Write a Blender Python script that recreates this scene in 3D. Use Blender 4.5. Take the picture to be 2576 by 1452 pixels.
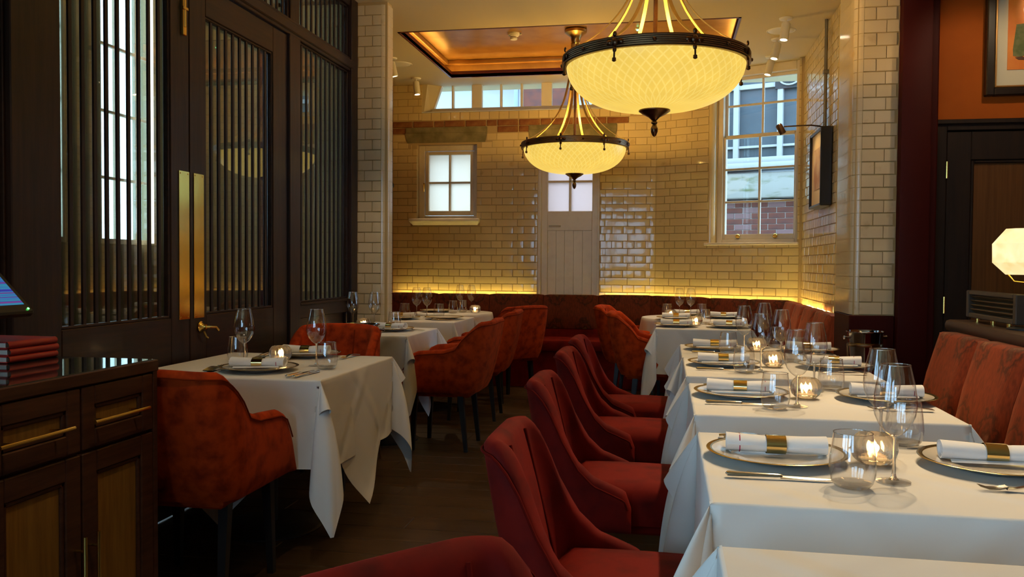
import bpy, bmesh, math, random
import numpy as np
from mathutils import Vector, Matrix
from math import pi, sin, cos, radians, sqrt, hypot

# ------------------------------------------------------------------ scene, camera, light
scene = bpy.context.scene
for o in list(bpy.data.objects):
    bpy.data.objects.remove(o)
COL = scene.collection
random.seed(7)

CAM_H = 1.22
YAW, PITCH, ROLL = -0.180076, -0.029013, 0.006994
cd = bpy.data.cameras.new('camera')
cd.sensor_width = 36.0
cd.lens = 2140.36 / 2576 * 36.0
cd.clip_start = 0.05
cd.clip_end = 200
cam = bpy.data.objects.new('camera', cd)
COL.objects.link(cam)
_f = Vector((sin(YAW) * cos(PITCH), cos(YAW) * cos(PITCH), sin(PITCH)))
_r = Vector((cos(YAW), -sin(YAW), 0))
_u = _r.cross(_f)
_r2 = _r * cos(ROLL) + _u * sin(ROLL)
_u2 = -_r * sin(ROLL) + _u * cos(ROLL)
cam.matrix_world = Matrix(((_r2.x, _u2.x, -_f.x, 0), (_r2.y, _u2.y, -_f.y, 0), (_r2.z, _u2.z, -_f.z, CAM_H), (0, 0, 0, 1)))
scene.camera = cam

vs = scene.view_settings
vs.view_transform = 'Standard'
vs.look = 'None'
vs.gamma = 1.0
vs.use_curve_mapping = False
vs.exposure = 0.22

w = bpy.data.worlds.new('overcast_sky')
scene.world = w
w.use_nodes = True
bg = w.node_tree.nodes['Background']
bg.inputs[0].default_value = (0.42, 0.69, 1.0, 1)
bg.inputs[1].default_value = 6.6

scene.cycles.use_denoising = True
scene.cycles.max_bounces = 7
scene.cycles.use_adaptive_sampling = True
scene.cycles.adaptive_threshold = 0.05
scene.cycles.diffuse_bounces = 3
scene.cycles.glossy_bounces = 4
scene.cycles.transmission_bounces = 6
scene.cycles.transparent_max_bounces = 28
scene.cycles.caustics_reflective = False
scene.cycles.caustics_refractive = False
scene.cycles.sample_clamp_indirect = 4.0

def portal(name, loc, rot, sx, sy):
    l = bpy.data.lights.new(name, 'AREA')
    l.shape = 'RECTANGLE'; l.size = sx; l.size_y = sy
    l.cycles.is_portal = True
    o = bpy.data.objects.new(name, l); COL.objects.link(o)
    o.location = loc; o.rotation_euler = rot
    return o
# daylight enters through the windows behind the camera and along the left front wall

portal('daylight_portal', (-0.87, -3.62, 1.70), (radians(90), 0, pi), 1.16, 1.46)
portal('daylight_portal', (-2.55, -3.62, 1.75), (radians(90), 0, pi), 1.60, 2.30)
portal('daylight_portal', (-3.80, -0.1, 1.87), (0, radians(-90), 0), 2.0, 2.0)
portal('daylight_portal', (-3.80, -2.3, 1.87), (0, radians(-90), 0), 2.0, 1.9)

def spot(name, loc, target, power, size=55, blend=0.6, col=(1.0, 0.76, 0.46), radius=0.03):
    l = bpy.data.lights.new(name, 'SPOT')
    l.energy = power; l.color = col; l.spot_size = radians(size); l.spot_blend = blend; l.shadow_soft_size = radius
    o = bpy.data.objects.new(name, l); COL.objects.link(o)
    o.location = loc
    o.rotation_euler = (Vector(target) - Vector(loc)).to_track_quat('-Z', 'Y').to_euler()
    return o
def bulb(name, loc, power, radius=0.05, col=(1.0, 0.60, 0.15)):
    l = bpy.data.lights.new(name, 'POINT')
    l.energy = power; l.color = col; l.shadow_soft_size = radius
    o = bpy.data.objects.new(name, l); COL.objects.link(o)
    o.location = loc
    return o

# ------------------------------------------------------------------ materials
class NT:
    def __init__(s, name):
        s.m = bpy.data.materials.new(name); s.m.use_nodes = True
        s.t = s.m.node_tree
        s.b = s.t.nodes['Principled BSDF']
        s.out = s.t.nodes['Material Output']
    def n(s, ty, **kw):
        x = s.t.nodes.new(ty)
        for k, v in kw.items(): setattr(x, k, v)
        return x
    def l(s, a, b): s.t.links.new(a, b)
def c4(c): return (c[0], c[1], c[2], 1)

MATS = {}
def mat(name, base, rough=0.5, metal=0.0, spec=0.5, var=None, bump=None, sheen=None, coat=0.0, coords='Object', vscale=(1, 1, 1)):
    """var=(scale, colour2, lo, hi, detail); bump=(scale, strength, distance)"""
    if name in MATS: return MATS[name]
    N = NT(name); b = N.b
    b.inputs['Base Color'].default_value = c4(base)
    b.inputs['Roughness'].default_value = rough
    b.inputs['Metallic'].default_value = metal
    b.inputs['Specular IOR Level'].default_value = spec
    b.inputs['Coat Weight'].default_value = coat
    b.inputs['Coat Roughness'].default_value = 0.08
    if sheen:
        b.inputs['Sheen Weight'].default_value = sheen[0]
        b.inputs['Sheen Roughness'].default_value = sheen[1]
        b.inputs['Sheen Tint'].default_value = c4(sheen[2])
    if var or bump:
        tc = N.n('ShaderNodeTexCoord'); mp = N.n('ShaderNodeMapping'); mp.inputs['Scale'].default_value = vscale
        N.l(tc.outputs[coords], mp.inputs['Vector'])
    if var:
        no = N.n('ShaderNodeTexNoise'); no.inputs['Scale'].default_value = var[0]; no.inputs['Detail'].default_value = var[4] if len(var) > 4 else 4
        N.l(mp.outputs[0], no.inputs['Vector'])
        r = N.n('ShaderNodeValToRGB')
        r.color_ramp.elements[0].position = var[2]; r.color_ramp.elements[0].color = c4(base)
        r.color_ramp.elements[1].position = var[3]; r.color_ramp.elements[1].color = c4(var[1])
        N.l(no.outputs['Fac'], r.inputs[0]); N.l(r.outputs[0], b.inputs['Base Color'])
    if bump:
        n2 = N.n('ShaderNodeTexNoise'); n2.inputs['Scale'].default_value = bump[0]; n2.inputs['Detail'].default_value = 3
        N.l(mp.outputs[0], n2.inputs['Vector'])
        bp = N.n('ShaderNodeBump'); bp.inputs['Strength'].default_value = bump[1]; bp.inputs['Distance'].default_value = bump[2]
        N.l(n2.outputs['Fac'], bp.inputs['Height']); N.l(bp.outputs[0], b.inputs['Normal'])
    MATS[name] = N.m
    return N.m

def emis(name, col, strength):
    N = NT(name)
    N.b.inputs['Base Color'].default_value = c4([min(1, x) * .8 for x in col])
    N.b.inputs['Emission Color'].default_value = c4(col)
    N.b.inputs['Emission Strength'].default_value = strength
    MATS[name] = N.m
    return N.m

def thin_glass(name, tint=(1, 1, 1), f0=0.05, rough=0.0, edge=None, milk=0.0):
    """thin sheet: transparent with a Schlick reflection, the same from both sides"""
    N = NT(name); N.t.nodes.remove(N.b)
    tr = N.n('ShaderNodeBsdfTransparent'); tr.inputs[0].default_value = c4(tint)
    gl = N.n('ShaderNodeBsdfGlossy'); gl.inputs['Roughness'].default_value = rough
    lw = N.n('ShaderNodeLayerWeight'); lw.inputs[0].default_value = 0.5
    pw = N.n('ShaderNodeMath', operation='POWER'); pw.inputs[1].default_value = 5.0; N.l(lw.outputs['Facing'], pw.inputs[0])
    mu = N.n('ShaderNodeMath', operation='MULTIPLY_ADD'); mu.inputs[1].default_value = 1 - f0; mu.inputs[2].default_value = f0; N.l(pw.outputs[0], mu.inputs[0])
    if edge:
        r = N.n('ShaderNodeValToRGB'); r.color_ramp.elements[0].position = 0.80; r.color_ramp.elements[0].color = c4(tint)
        r.color_ramp.elements[1].position = 1.0; r.color_ramp.elements[1].color = c4(edge)
        N.l(lw.outputs['Facing'], r.inputs[0]); N.l(r.outputs[0], tr.inputs[0])
    mx = N.n('ShaderNodeMixShader')
    N.l(mu.outputs[0], mx.inputs[0]); N.l(tr.outputs[0], mx.inputs[1]); N.l(gl.outputs[0], mx.inputs[2])
    if milk:
        tl = N.n('ShaderNodeBsdfTranslucent'); tl.inputs[0].default_value = (1, .93, .82, 1); m2 = N.n('ShaderNodeMixShader'); m2.inputs[0].default_value = milk
        N.l(tr.outputs[0], m2.inputs[1]); N.l(tl.outputs[0], m2.inputs[2]); N.l(m2.outputs[0], mx.inputs[1])
    N.l(mx.outputs[0], N.out.inputs[0])
    MATS[name] = N.m
    return N.m

def solid_glass(name, tint=(1, 1, 1), share=0.6, ior=1.48, rough=0.0, clear=(0.97, 0.97, 0.97)):
    """refracting glass blended with clear so that it still lets light through"""
    N = NT(name); N.t.nodes.remove(N.b)
    g = N.n('ShaderNodeBsdfGlass'); g.inputs['Color'].default_value = c4(tint); g.inputs['IOR'].default_value = ior; g.inputs['Roughness'].default_value = rough
    tr = N.n('ShaderNodeBsdfTransparent'); tr.inputs[0].default_value = c4(clear)
    mx = N.n('ShaderNodeMixShader'); mx.inputs[0].default_value = share
    N.l(tr.outputs[0], mx.inputs[1]); N.l(g.outputs[0], mx.inputs[2]); N.l(mx.outputs[0], N.out.inputs[0])
    MATS[name] = N.m
    return N.m

def frosted(name, col):
    N = NT(name); N.t.nodes.remove(N.b)
    a = N.n('ShaderNodeBsdfTranslucent'); a.inputs[0].default_value = c4(col)
    g = N.n('ShaderNodeBsdfGlossy'); g.inputs['Roughness'].default_value = 0.3
    mx = N.n('ShaderNodeMixShader'); mx.inputs[0].default_value = 0.03
    N.l(a.outputs[0], mx.inputs[1]); N.l(g.outputs[0], mx.inputs[2]); N.l(mx.outputs[0], N.out.inputs[0])
    MATS[name] = N.m
    return N.m

def wood(name, c1, c2, rough, scale=(3, 40, 40), coat=0.0, bump=.15):
    N = NT(name); b = N.b
    b.inputs['Roughness'].default_value = rough + .1
    b.inputs['Specular IOR Level'].default_value = .28
    b.inputs['Coat Weight'].default_value = coat
    b.inputs['Coat Roughness'].default_value = 0.12
    tc = N.n('ShaderNodeTexCoord'); mp = N.n('ShaderNodeMapping'); mp.inputs['Scale'].default_value = scale
    oi = N.n('ShaderNodeObjectInfo')
    ad = N.n('ShaderNodeVectorMath', operation='ADD')
    N.l(tc.outputs['Object'], mp.inputs[0]); N.l(mp.outputs[0], ad.inputs[0]); 
    sc = N.n('ShaderNodeMath', operation='MULTIPLY'); sc.inputs[1].default_value = 37.0
    N.l(oi.outputs['Random'], sc.inputs[0]); N.l(sc.outputs[0], ad.inputs[1])
    no = N.n('ShaderNodeTexNoise'); no.inputs['Scale'].default_value = 1.0; no.inputs['Detail'].default_value = 5; no.inputs['Roughness'].default_value = 0.65
    N.l(ad.outputs[0], no.inputs['Vector'])
    r = N.n('ShaderNodeValToRGB'); r.color_ramp.elements[0].position = .32; r.color_ramp.elements[0].color = c4(c1)
    r.color_ramp.elements[1].position = .7; r.color_ramp.elements[1].color = c4(c2)
    N.l(no.outputs['Fac'], r.inputs[0]); N.l(r.outputs[0], b.inputs['Base Color'])
    bp = N.n('ShaderNodeBump'); bp.inputs['Strength'].default_value = bump; bp.inputs['Distance'].default_value = 0.002
    N.l(no.outputs['Fac'], bp.inputs['Height']); N.l(bp.outputs[0], b.inputs['Normal'])
    MATS[name] = N.m
    return N.m

def tile_mat(name, c1, c2, rough=0.09):
    N = NT(name); b = N.b
    b.inputs['Roughness'].default_value = rough
    b.inputs['Specular IOR Level'].default_value = 0.5
    tc = N.n('ShaderNodeTexCoord'); oi = N.n('ShaderNodeObjectInfo')
    geo = N.n('ShaderNodeNewGeometry')
    # glaze tone differs slightly from brick to brick
    no = N.n('ShaderNodeTexWhiteNoise'); no.noise_dimensions = '3D'
    ro = N.n('ShaderNodeVectorMath', operation='MULTIPLY'); ro.inputs[1].default_value = (13.1, 13.1, 13.1)
    N.l(oi.outputs['Location'], ro.inputs[0]); N.l(ro.outputs[0], no.inputs['Vector'])
    mx = N.n('ShaderNodeMix', data_type='RGBA'); mx.inputs[6].default_value = c4(c1); mx.inputs[7].default_value = c4(c2)
    N.l(no.outputs['Value'], mx.inputs[0])
    st = N.n('ShaderNodeTexNoise'); st.inputs['Scale'].default_value = 9; st.inputs['Detail'].default_value = 3
    N.l(geo.outputs['Position'], st.inputs['Vector'])
    r = N.n('ShaderNodeValToRGB'); r.color_ramp.elements[0].position = .66; r.color_ramp.elements[0].color = (1, 1, 1, 1)
    r.color_ramp.elements[1].position = .85; r.color_ramp.elements[1].color = (.62, .5, .36, 1)
    N.l(st.outputs['Fac'], r.inputs[0])
    m2 = N.n('ShaderNodeMix', data_type='RGBA', blend_type='MULTIPLY'); m2.inputs[0].default_value = .8
    N.l(mx.outputs[2], m2.inputs[6]); N.l(r.outputs[0], m2.inputs[7]); N.l(m2.outputs[2], b.inputs['Base Color'])
    n2 = N.n('ShaderNodeTexNoise'); n2.inputs['Scale'].default_value = 26; n2.inputs['Detail'].default_value = 2
    N.l(geo.outputs['Position'], n2.inputs['Vector'])
    bp = N.n('ShaderNodeBump'); bp.inputs['Strength'].default_value = 0.12; bp.inputs['Distance'].default_value = 0.004
    N.l(n2.outputs['Fac'], bp.inputs['Height']); N.l(bp.outputs[0], b.inputs['Normal'])
    MATS[name] = N.m
    return N.m

WOOD = wood('walnut', (0.010, 0.0035, 0.0015), (0.034, 0.012, 0.0045), 0.36, (40, 40, 3), 0.05)
WOODY = wood('walnut_rail', (0.010, 0.0035, 0.0015), (0.034, 0.012, 0.0045), 0.36, (40, 3, 40), 0.05)
SLATM = wood('slat_wood', (0.008, 0.003, 0.0018), (0.024, 0.009, 0.0045), 0.4, (40, 40, 3), 0.0)
CABW = wood('cabinet_wood', (0.042, 0.014, 0.0062), (0.088, 0.031, 0.014), 0.42, (50, 4, 50))
CANE = wood('bronze_panel', (0.19, 0.085, 0.013), (0.29, 0.145, 0.024), 0.5, (60, 60, 4))
DOORW = wood('dark_door_wood', (0.016, 0.009, 0.006), (0.03, 0.015, 0.008), 0.4, (50, 50, 3))
DOORP = wood('door_panel_wood', (0.11, 0.040, 0.008), (0.17, 0.065, 0.014), 0.5, (60, 60, 2))
FLOORM = wood('floor_oak', (0.036, 0.018, 0.007), (0.066, 0.034, 0.014), 0.30, (2.2, 26, 26), 0.0, .1)
TILE = tile_mat('cream_glaze', (0.70, 0.53, 0.24), (0.78, 0.60, 0.29))
TILEP = tile_mat('cream_pier_glaze', (0.66, 0.52, 0.31), (0.73, 0.59, 0.37), 0.14)
MORTAR = mat('mortar', (0.50, 0.35, 0.15), 0.9)
BRICK = mat('old_brick', (0.20, 0.055, 0.014), 0.85, var=(14, (0.32, 0.14, 0.04), .35, .7), bump=(40, .5, .004))
BRICK2 = mat('outside_brick', (0.17, 0.045, 0.024), 0.85, var=(6, (0.095, 0.035, 0.026), .4, .65))
STONE = mat('mossy_stone', (0.16, 0.13, 0.05), 0.9, var=(9, (0.30, 0.24, 0.11), .35, .7), bump=(30, .6, .006))
CEIL = mat('ceiling_paint', (0.64, 0.52, 0.29), 0.75)
WPAINT = mat('white_gloss_paint', (0.80, 0.69, 0.50), 0.35, var=(12, (0.73, 0.61, 0.42), .5, .8))
WPAINT2 = mat('outside_white_paint', (0.36, 0.34, 0.31), 0.5)
COPPER = mat('copper_leaf', (0.46, 0.25, 0.065), 0.36, 0.55, var=(7, (0.38, 0.19, 0.045), .4, .7))
LIP = mat('oxblood_lip', (0.11, 0.018, 0.006), 0.35)
REDCOL = mat('oxblood_paint', (0.050, 0.0035, 0.0022), 0.6, spec=.15)
REDBACK = mat('oxblood_back_wall', (0.09, 0.008, 0.006), 0.5)
ORANGE = mat('orange_plaster', (0.46, 0.098, 0.006), 0.75, spec=.2, var=(5, (0.42, 0.088, 0.005), .4, .6))
BRASS = mat('brass', (0.80, 0.54, 0.14), 0.17, 1.0)
BRASSD = mat('brass_plate', (0.78, 0.55, 0.13), 0.13, 1.0, bump=(5, .05, .01))
BRASSS = mat('strap_brass', (0.58, 0.40, 0.13), 0.45, .7)
BRONZE = mat('dark_bronze', (0.10, 0.058, 0.035), 0.30, 1.0, var=(20, (0.16, 0.08, 0.04), .4, .7))
BAND = mat('bronze_band', (0.30, 0.19, 0.095), 0.36, .72)
GOLDR = mat('gold_ring', (0.80, 0.60, 0.26), 0.06, 1.0)
STEEL = mat('cutlery_steel', (0.70, 0.64, 0.55), 0.16, 1.0)
CHROME = mat('bucket_steel', (0.50, 0.49, 0.48), 0.10, 1.0)
BLACK = mat('black_legs', (0.008, 0.007, 0.007), 0.38)
IRON = mat('black_iron', (0.012, 0.012, 0.013), 0.5)
RUST = mat('rust_velvet', (0.46, 0.046, 0.003), 0.8, spec=.15, var=(20, (0.21, 0.017, 0.0015), .42, .70, 7), sheen=(.10, .4, (1.0, .20, .02)), bump=(60, .25, .003))
RED = mat('red_velvet', (0.165, 0.0045, 0.0013), 0.8, spec=.15, var=(9, (0.075, 0.0018, 0.001), .46, .72, 5), sheen=(.12, .35, (1.0, .08, .03)), bump=(60, .15, .002))
REDP = mat('piping_red', (0.120, 0.0035, 0.001), 0.9, spec=.1)
RUSTP = mat('piping_rust', (0.22, 0.022, 0.002), 0.9, spec=.1)
BENCHRED = mat('red_velvet', (0.125, 0.006, 0.0022), 0.8, spec=.2, var=(9, (0.065, 0.003, 0.0018), .46, .72, 5), sheen=(.14, .35, (1.0, .12, .06)), bump=(60, .15, .002))
CLOTH = mat('white_linen', (0.80, 0.76, 0.70), 0.85, spec=.2)
def cloth_creases(m):
    t = m.node_tree; N = t.nodes; uv = N.new('ShaderNodeUVMap'); uv.uv_map = 'cloth'; mp = N.new('ShaderNodeMapping'); mp.inputs['Rotation'].default_value = (0, 0, radians(45)); t.links.new(uv.outputs[0], mp.inputs[0])
    sx = N.new('ShaderNodeSeparateXYZ'); t.links.new(mp.outputs[0], sx.inputs[0]); hs_ = []
    for i in (0, 1):
        pp = N.new('ShaderNodeMath'); pp.operation = 'PINGPONG'; pp.inputs[1].default_value = .185; t.links.new(sx.outputs[i], pp.inputs[0])
        mr = N.new('ShaderNodeMapRange'); mr.inputs[1].default_value = 0; mr.inputs[2].default_value = .05; mr.inputs[3].default_value = 1; mr.inputs[4].default_value = 0; mr.interpolation_type = 'SMOOTHSTEP'; t.links.new(pp.outputs[0], mr.inputs[0]); hs_.append(mr.outputs[0])
    ad = N.new('ShaderNodeMath'); ad.operation = 'ADD'; t.links.new(hs_[0], ad.inputs[0]); t.links.new(hs_[1], ad.inputs[1])
    no = N.new('ShaderNodeTexNoise'); no.inputs['Scale'].default_value = 6; t.links.new(uv.outputs[0], no.inputs['Vector'])
    a2 = N.new('ShaderNodeMath'); a2.operation = 'MULTIPLY_ADD'; a2.inputs[1].default_value = 1.2; t.links.new(no.outputs['Fac'], a2.inputs[0]); t.links.new(ad.outputs[0], a2.inputs[2])
    bp = N.new('ShaderNodeBump'); bp.inputs['Strength'].default_value = .6; bp.inputs['Distance'].default_value = .006; t.links.new(a2.outputs[0], bp.inputs['Height'])
    t.links.new(bp.outputs[0], N['Principled BSDF'].inputs['Normal'])
cloth_creases(CLOTH)
NAPKIN = mat('napkin_linen', (0.84, 0.82, 0.80), 0.9, spec=.2, bump=(220, .2, .001))
STITCH = mat('red_stitch', (0.38, 0.02, 0.08), 0.9)
CHINA = mat('china', (0.80, 0.72, 0.60), 0.12, coat=.4)
RIMG = mat('plate_gold_rim', (0.55, 0.40, 0.16), 0.2, 1.0)
WINEG = thin_glass('wine_glass', (0.992, 0.992, 0.992), 0.085, 0.0, (0.62, 0.60, 0.58))
RIMGL = thin_glass('glass_rim', (0.95, 0.95, 0.95), 0.45, 0.05)
TUMBG = thin_glass('tumbler_glass', (0.99, 0.99, 0.988), 0.085, 0.0, (0.62, 0.60, 0.57))
VOTG = solid_glass('votive_glass', (1.0, 0.97, 0.92), 0.62, 1.46, 0.0, (0.95, 0.93, 0.90))
STEMG = solid_glass('stem_glass', (1.0, 1.0, 1.0), 0.66, 1.5)
FOOTG = solid_glass('foot_glass', (1.0, 1.0, 1.0), 0.34, 1.5, 0.0, (0.98, 0.98, 0.98))
WINP = thin_glass('window_pane', (0.96, 0.98, 0.98), 0.03)
SCRP = thin_glass('screen_pane', (0.74, 0.74, 0.68), 0.14)
FROST = frosted('frosted_pane', (0.92, 0.80, 0.68))
FROST2 = frosted('frosted_door_pane', (0.86, 0.68, 0.62))
SPOTW = mat('white_spot_body', (0.82, 0.74, 0.55), 0.4)
MARBLE = mat('green_black_marble', (0.010, 0.014, 0.014), 0.045, spec=.6, var=(5, (0.03, 0.045, 0.04), .5, .75))
MENU = mat('menu_red', (0.34, 0.022, 0.018), 0.45)
PAPER = mat('paper_edge', (0.6, 0.5, 0.4), 0.8)
PLASTIC = mat('black_plastic', (0.012, 0.012, 0.012), 0.3)
ALAB = None
# ------------------------------------------------------------------ geometry helpers
class MB:
    def __init__(s): s.v = []; s.f = []
    def add(s, vs, fs):
        k = len(s.v); s.v += [tuple(p) for p in vs]; s.f += [tuple(i + k for i in f) for f in fs]; return s
    def box(s, x0, x1, y0, y1, z0, z1, b=0.0):
        if b <= 0:
            return s.add([(x0, y0, z0), (x1, y0, z0), (x1, y1, z0), (x0, y1, z0), (x0, y0, z1), (x1, y0, z1), (x1, y1, z1), (x0, y1, z1)],
                         [(3, 2, 1, 0), (4, 5, 6, 7), (0, 1, 5, 4), (1, 2, 6, 5), (2, 3, 7, 6), (3, 0, 4, 7)])
        b = min(b, (x1 - x0) * .49, (y1 - y0) * .49, (z1 - z0) * .49)
        bm = bmesh.new(); bmesh.ops.create_cube(bm, size=1)
        for v in bm.verts:
            v.co = Vector((x0 if v.co.x < 0 else x1, y0 if v.co.y < 0 else y1, z0 if v.co.z < 0 else z1))
        bmesh.ops.bevel(bm, geom=bm.edges[:], offset=b, segments=2 if b > .008 else 1, affect='EDGES', profile=.5)
        bm.verts.ensure_lookup_table()
        s.add([v.co[:] for v in bm.verts], [[v.index for v in f.verts] for f in bm.faces]); bm.free(); return s
    def hull(s, bottom, top):
        """prism between two equal-length loops"""
        n = len(bottom); vs = list(bottom) + list(top)
        return s.add(vs, [tuple(range(n - 1, -1, -1)), tuple(range(n, 2 * n))] + [(i, (i + 1) % n, (i + 1) % n + n, i + n) for i in range(n)])
    def lathe(s, prof, n=24, c=(0, 0, 0), closed=False):
        vs = []; fs = []
        for r, z in prof:
            for i in range(n):
                a = 2 * pi * i / n; vs.append((c[0] + r * cos(a), c[1] + r * sin(a), c[2] + z))
        m = len(prof)
        for j in range(m - 1 + (1 if closed else 0)):
            j2 = (j + 1) % m
            for i in range(n): fs.append((j * n + i, j * n + (i + 1) % n, j2 * n + (i + 1) % n, j2 * n + i))
        return s.add(vs, fs)
    def tube(s, pts, r, n=8, cap=True):
        pts = [Vector(p) for p in pts]; m = len(pts); vs = []; fs = []
        rr = r if isinstance(r, (list, tuple)) else [r] * m
        t0 = (pts[1] - pts[0]).normalized()
        up = Vector((0, 0, 1)) if abs(t0.z) < .9 else Vector((1, 0, 0))
        a = t0.cross(up).normalized()
        for j, p in enumerate(pts):
            t = (pts[min(j + 1, m - 1)] - pts[max(j - 1, 0)]).normalized()
            a = (a - t * a.dot(t)).normalized(); b = t.cross(a)
            for i in range(n):
                q = 2 * pi * i / n; vs.append(p + (a * cos(q) + b * sin(q)) * rr[j])
        for j in range(m - 1):
            for i in range(n): fs.append((j * n + i, j * n + (i + 1) % n, (j + 1) * n + (i + 1) % n, (j + 1) * n + i))
        if cap:
            fs.append(tuple(range(n - 1, -1, -1))); fs.append(tuple(range((m - 1) * n, m * n)))
        return s.add(vs, fs)
    def grid(s, P, close_u=False):
        """P: list of rows of points"""
        nu = len(P); nv = len(P[0]); vs = [p for r in P for p in r]; fs = []
        for i in range(nu - 1 + (1 if close_u else 0)):
            i2 = (i + 1) % nu
            for j in range(nv - 1): fs.append((i * nv + j, i * nv + j + 1, i2 * nv + j + 1, i2 * nv + j))
        return s.add(vs, fs)
    def mesh(s, name, m, ang=35):
        me = bpy.data.meshes.new(name); me.from_pydata(s.v, [], s.f); me.update()
        bm = bmesh.new(); bm.from_mesh(me); bmesh.ops.recalc_face_normals(bm, faces=bm.faces[:]); bm.to_mesh(me); bm.free()
        if m: me.materials.append(m)
        me.shade_smooth()
        if ang is not None and ang < 180: me.set_sharp_from_angle(angle=radians(ang))
        return me
    def build(s, name, m, parent=None, ang=35, loc=None):
        return place(name, s.mesh(name, m, ang), parent, loc)

def place(name, me, parent=None, loc=None, rz=0.0, scale=None):
    o = bpy.data.objects.new(name, me); COL.objects.link(o)
    if parent is not None: o.parent = parent
    if loc is not None: o.location = loc
    if rz: o.rotation_euler = (0, 0, rz)
    if scale is not None: o.scale = scale
    return o
def tag(o, label, cat, group=None):
    o['label'] = label; o['category'] = cat
    if group: o['group'] = group
    return o
def thing(name, label, cat, loc=(0, 0, 0), rz=0.0, group=None):
    o = bpy.data.objects.new(name, None); o.empty_display_size = .1; COL.objects.link(o)
    o.location = loc; o.rotation_euler = (0, 0, rz)
    return tag(o, label, cat, group)
def struct(o, label=None):
    o['kind'] = 'structure'
    if label: o['label'] = label
    return o
def sroot(name, loc=(0, 0, 0), rz=0.0, label=None):
    o = bpy.data.objects.new(name, None); COL.objects.link(o); o.location = loc; o.rotation_euler = (0, 0, rz)
    return struct(o, label)
def dup(root, loc, rz, label, group=None):
    r = root.copy(); COL.objects.link(r); r.location = loc; r.rotation_euler = (0, 0, rz); r['label'] = label
    if group: r['group'] = group
    for ch in root.children:
        c = ch.copy(); COL.objects.link(c); c.parent = r
        for g in ch.children:
            d = g.copy(); COL.objects.link(d); d.parent = c
    return r
def box(name, m, parent, x0, x1, y0, y1, z0, z1, b=0.003):
    return MB().box(x0, x1, y0, y1, z0, z1, b).build(name, m, parent)

# ------------------------------------------------------------------ tiled walls
def tile_mesh(name, L, Hh, seed):
    rnd = random.Random(seed); nx, nz = 4, 2; e = .0028; mb = MB(); P = []
    tx, tz = rnd.uniform(-.010, .010), rnd.uniform(-.010, .010)
    for i in range(nx + 1):
        row = []
        for j in range(nz + 1):
            x = -L / 2 + L * i / nx; z = -Hh / 2 + Hh * j / nz
            ex = i in (0, nx); ez = j in (0, nz)
            x *= (1 - 2 * e / L) if ex else 1; z *= (1 - 2 * e / Hh) if ez else 1
            y = -.0085 - (0 if (ex or ez) else rnd.uniform(.0004, .0016)) + tx * x + tz * z
            if ex and ez: y += .0012
            row.append((x, y, z))
        P.append(row)
    mb.grid(P)
    ring = [(i, 0) for i in range(nx + 1)] + [(nx, j) for j in range(1, nz + 1)] + [(i, nz) for i in range(nx - 1, -1, -1)] + [(0, j) for j in range(nz - 1, 0, -1)]
    idx = [a * (nz + 1) + b for a, b in ring]; k = len(mb.v)
    mb.v += [(P[a][b][0] * (1 / (1 - 2 * e / L) if a in (0, nx) else 1), .004, P[a][b][2] * (1 / (1 - 2 * e / Hh) if b in (0, nz) else 1)) for a, b in ring]
    n = len(ring)
    mb.f += [(idx[i], idx[(i + 1) % n], k + (i + 1) % n, k + i) for i in range(n)]
    return mb
SL, HL, TH, JT = 0.2290, 0.1140, 0.0741, 0.0021
TMB = {}
for nm, L in (('s', SL), ('h', HL)):
    for sd in range(5): TMB[nm, sd] = tile_mesh('tile', L, TH, sd * 3 + (1 if nm == 's' else 2))
TME = {}
def tile_me(kind, sd, m):
    k = (kind, sd, m.name)
    if k not in TME: TME[k] = TMB[kind, sd].mesh('tile', m, 60)
    return TME[k]

def tile_wall(parent, u0, u1, z0, z1, holes, m, seed, focus=None, limit=300, phase=0.0):
    """local frame of parent: x along the wall, -y into the room. Individual tiles as children, those past the limit joined."""
    rnd = random.Random(seed); out = []
    k = 0; z = z0
    while z < z1 - .02:
        zt = min(z + TH, z1); kind = 's' if k % 2 == 0 else 'h'; L = SL if kind == 's' else HL
        u = u0 - phase - (0 if kind == 's' else SL / 4) - rnd.uniform(0, .006)
        while u < u1:
            a, b = max(u, u0), min(u + L, u1)
            segs = [(a, b)] if b - a > .015 else []
            zz0, zz1 = z, zt
            for h0, h1, hz0, hz1 in holes:
                if hz0 < zz1 - .004 and hz1 > zz0 + .004:
                    if hz0 > zz0 + .03 or hz1 < zz1 - .03:       # shorten instead of drop
                        if any(not (s[1] <= h0 + .01 or s[0] >= h1 - .01) for s in segs):
                            if hz0 > zz0 + .03: zz1 = min(zz1, hz0)
                            else: zz0 = max(zz0, hz1)
                        continue
                    ns = []
                    for s0, s1 in segs:
                        if s1 <= h0 or s0 >= h1: ns.append((s0, s1)); continue
                        if h0 - s0 > .018: ns.append((s0, h0))
                        if s1 - h1 > .018: ns.append((h1, s1))
                    segs = ns
            for s0, s1 in segs: out.append((kind, L, s0, s1, zz0, zz1))
            u += L + JT
        z += TH + JT; k += 1
    if focus: out.sort(key=lambda t: hypot((t[2] + t[3]) / 2 - focus[0], (t[4] + t[5]) / 2 - focus[1]))
    rest = MB()
    for i, (kind, L, s0, s1, a, b) in enumerate(out):
        sd = rnd.randrange(5); loc = ((s0 + s1) / 2, rnd.uniform(-.0012, .0012), (a + b) / 2); sc = ((s1 - s0) / L, 1, (b - a) / TH)
        if i < limit:
            place('tile', tile_me(kind, sd, m), parent, loc, 0, sc)
        else:
            t = TMB[kind, sd]; rest.add([(loc[0] + v[0] * sc[0], loc[1] + v[1], loc[2] + v[2] * sc[2]) for v in t.v], t.f)
    if rest.v:
        o = rest.build('tile_field', m, parent, 60); o['kind'] = 'stuff'

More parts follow.
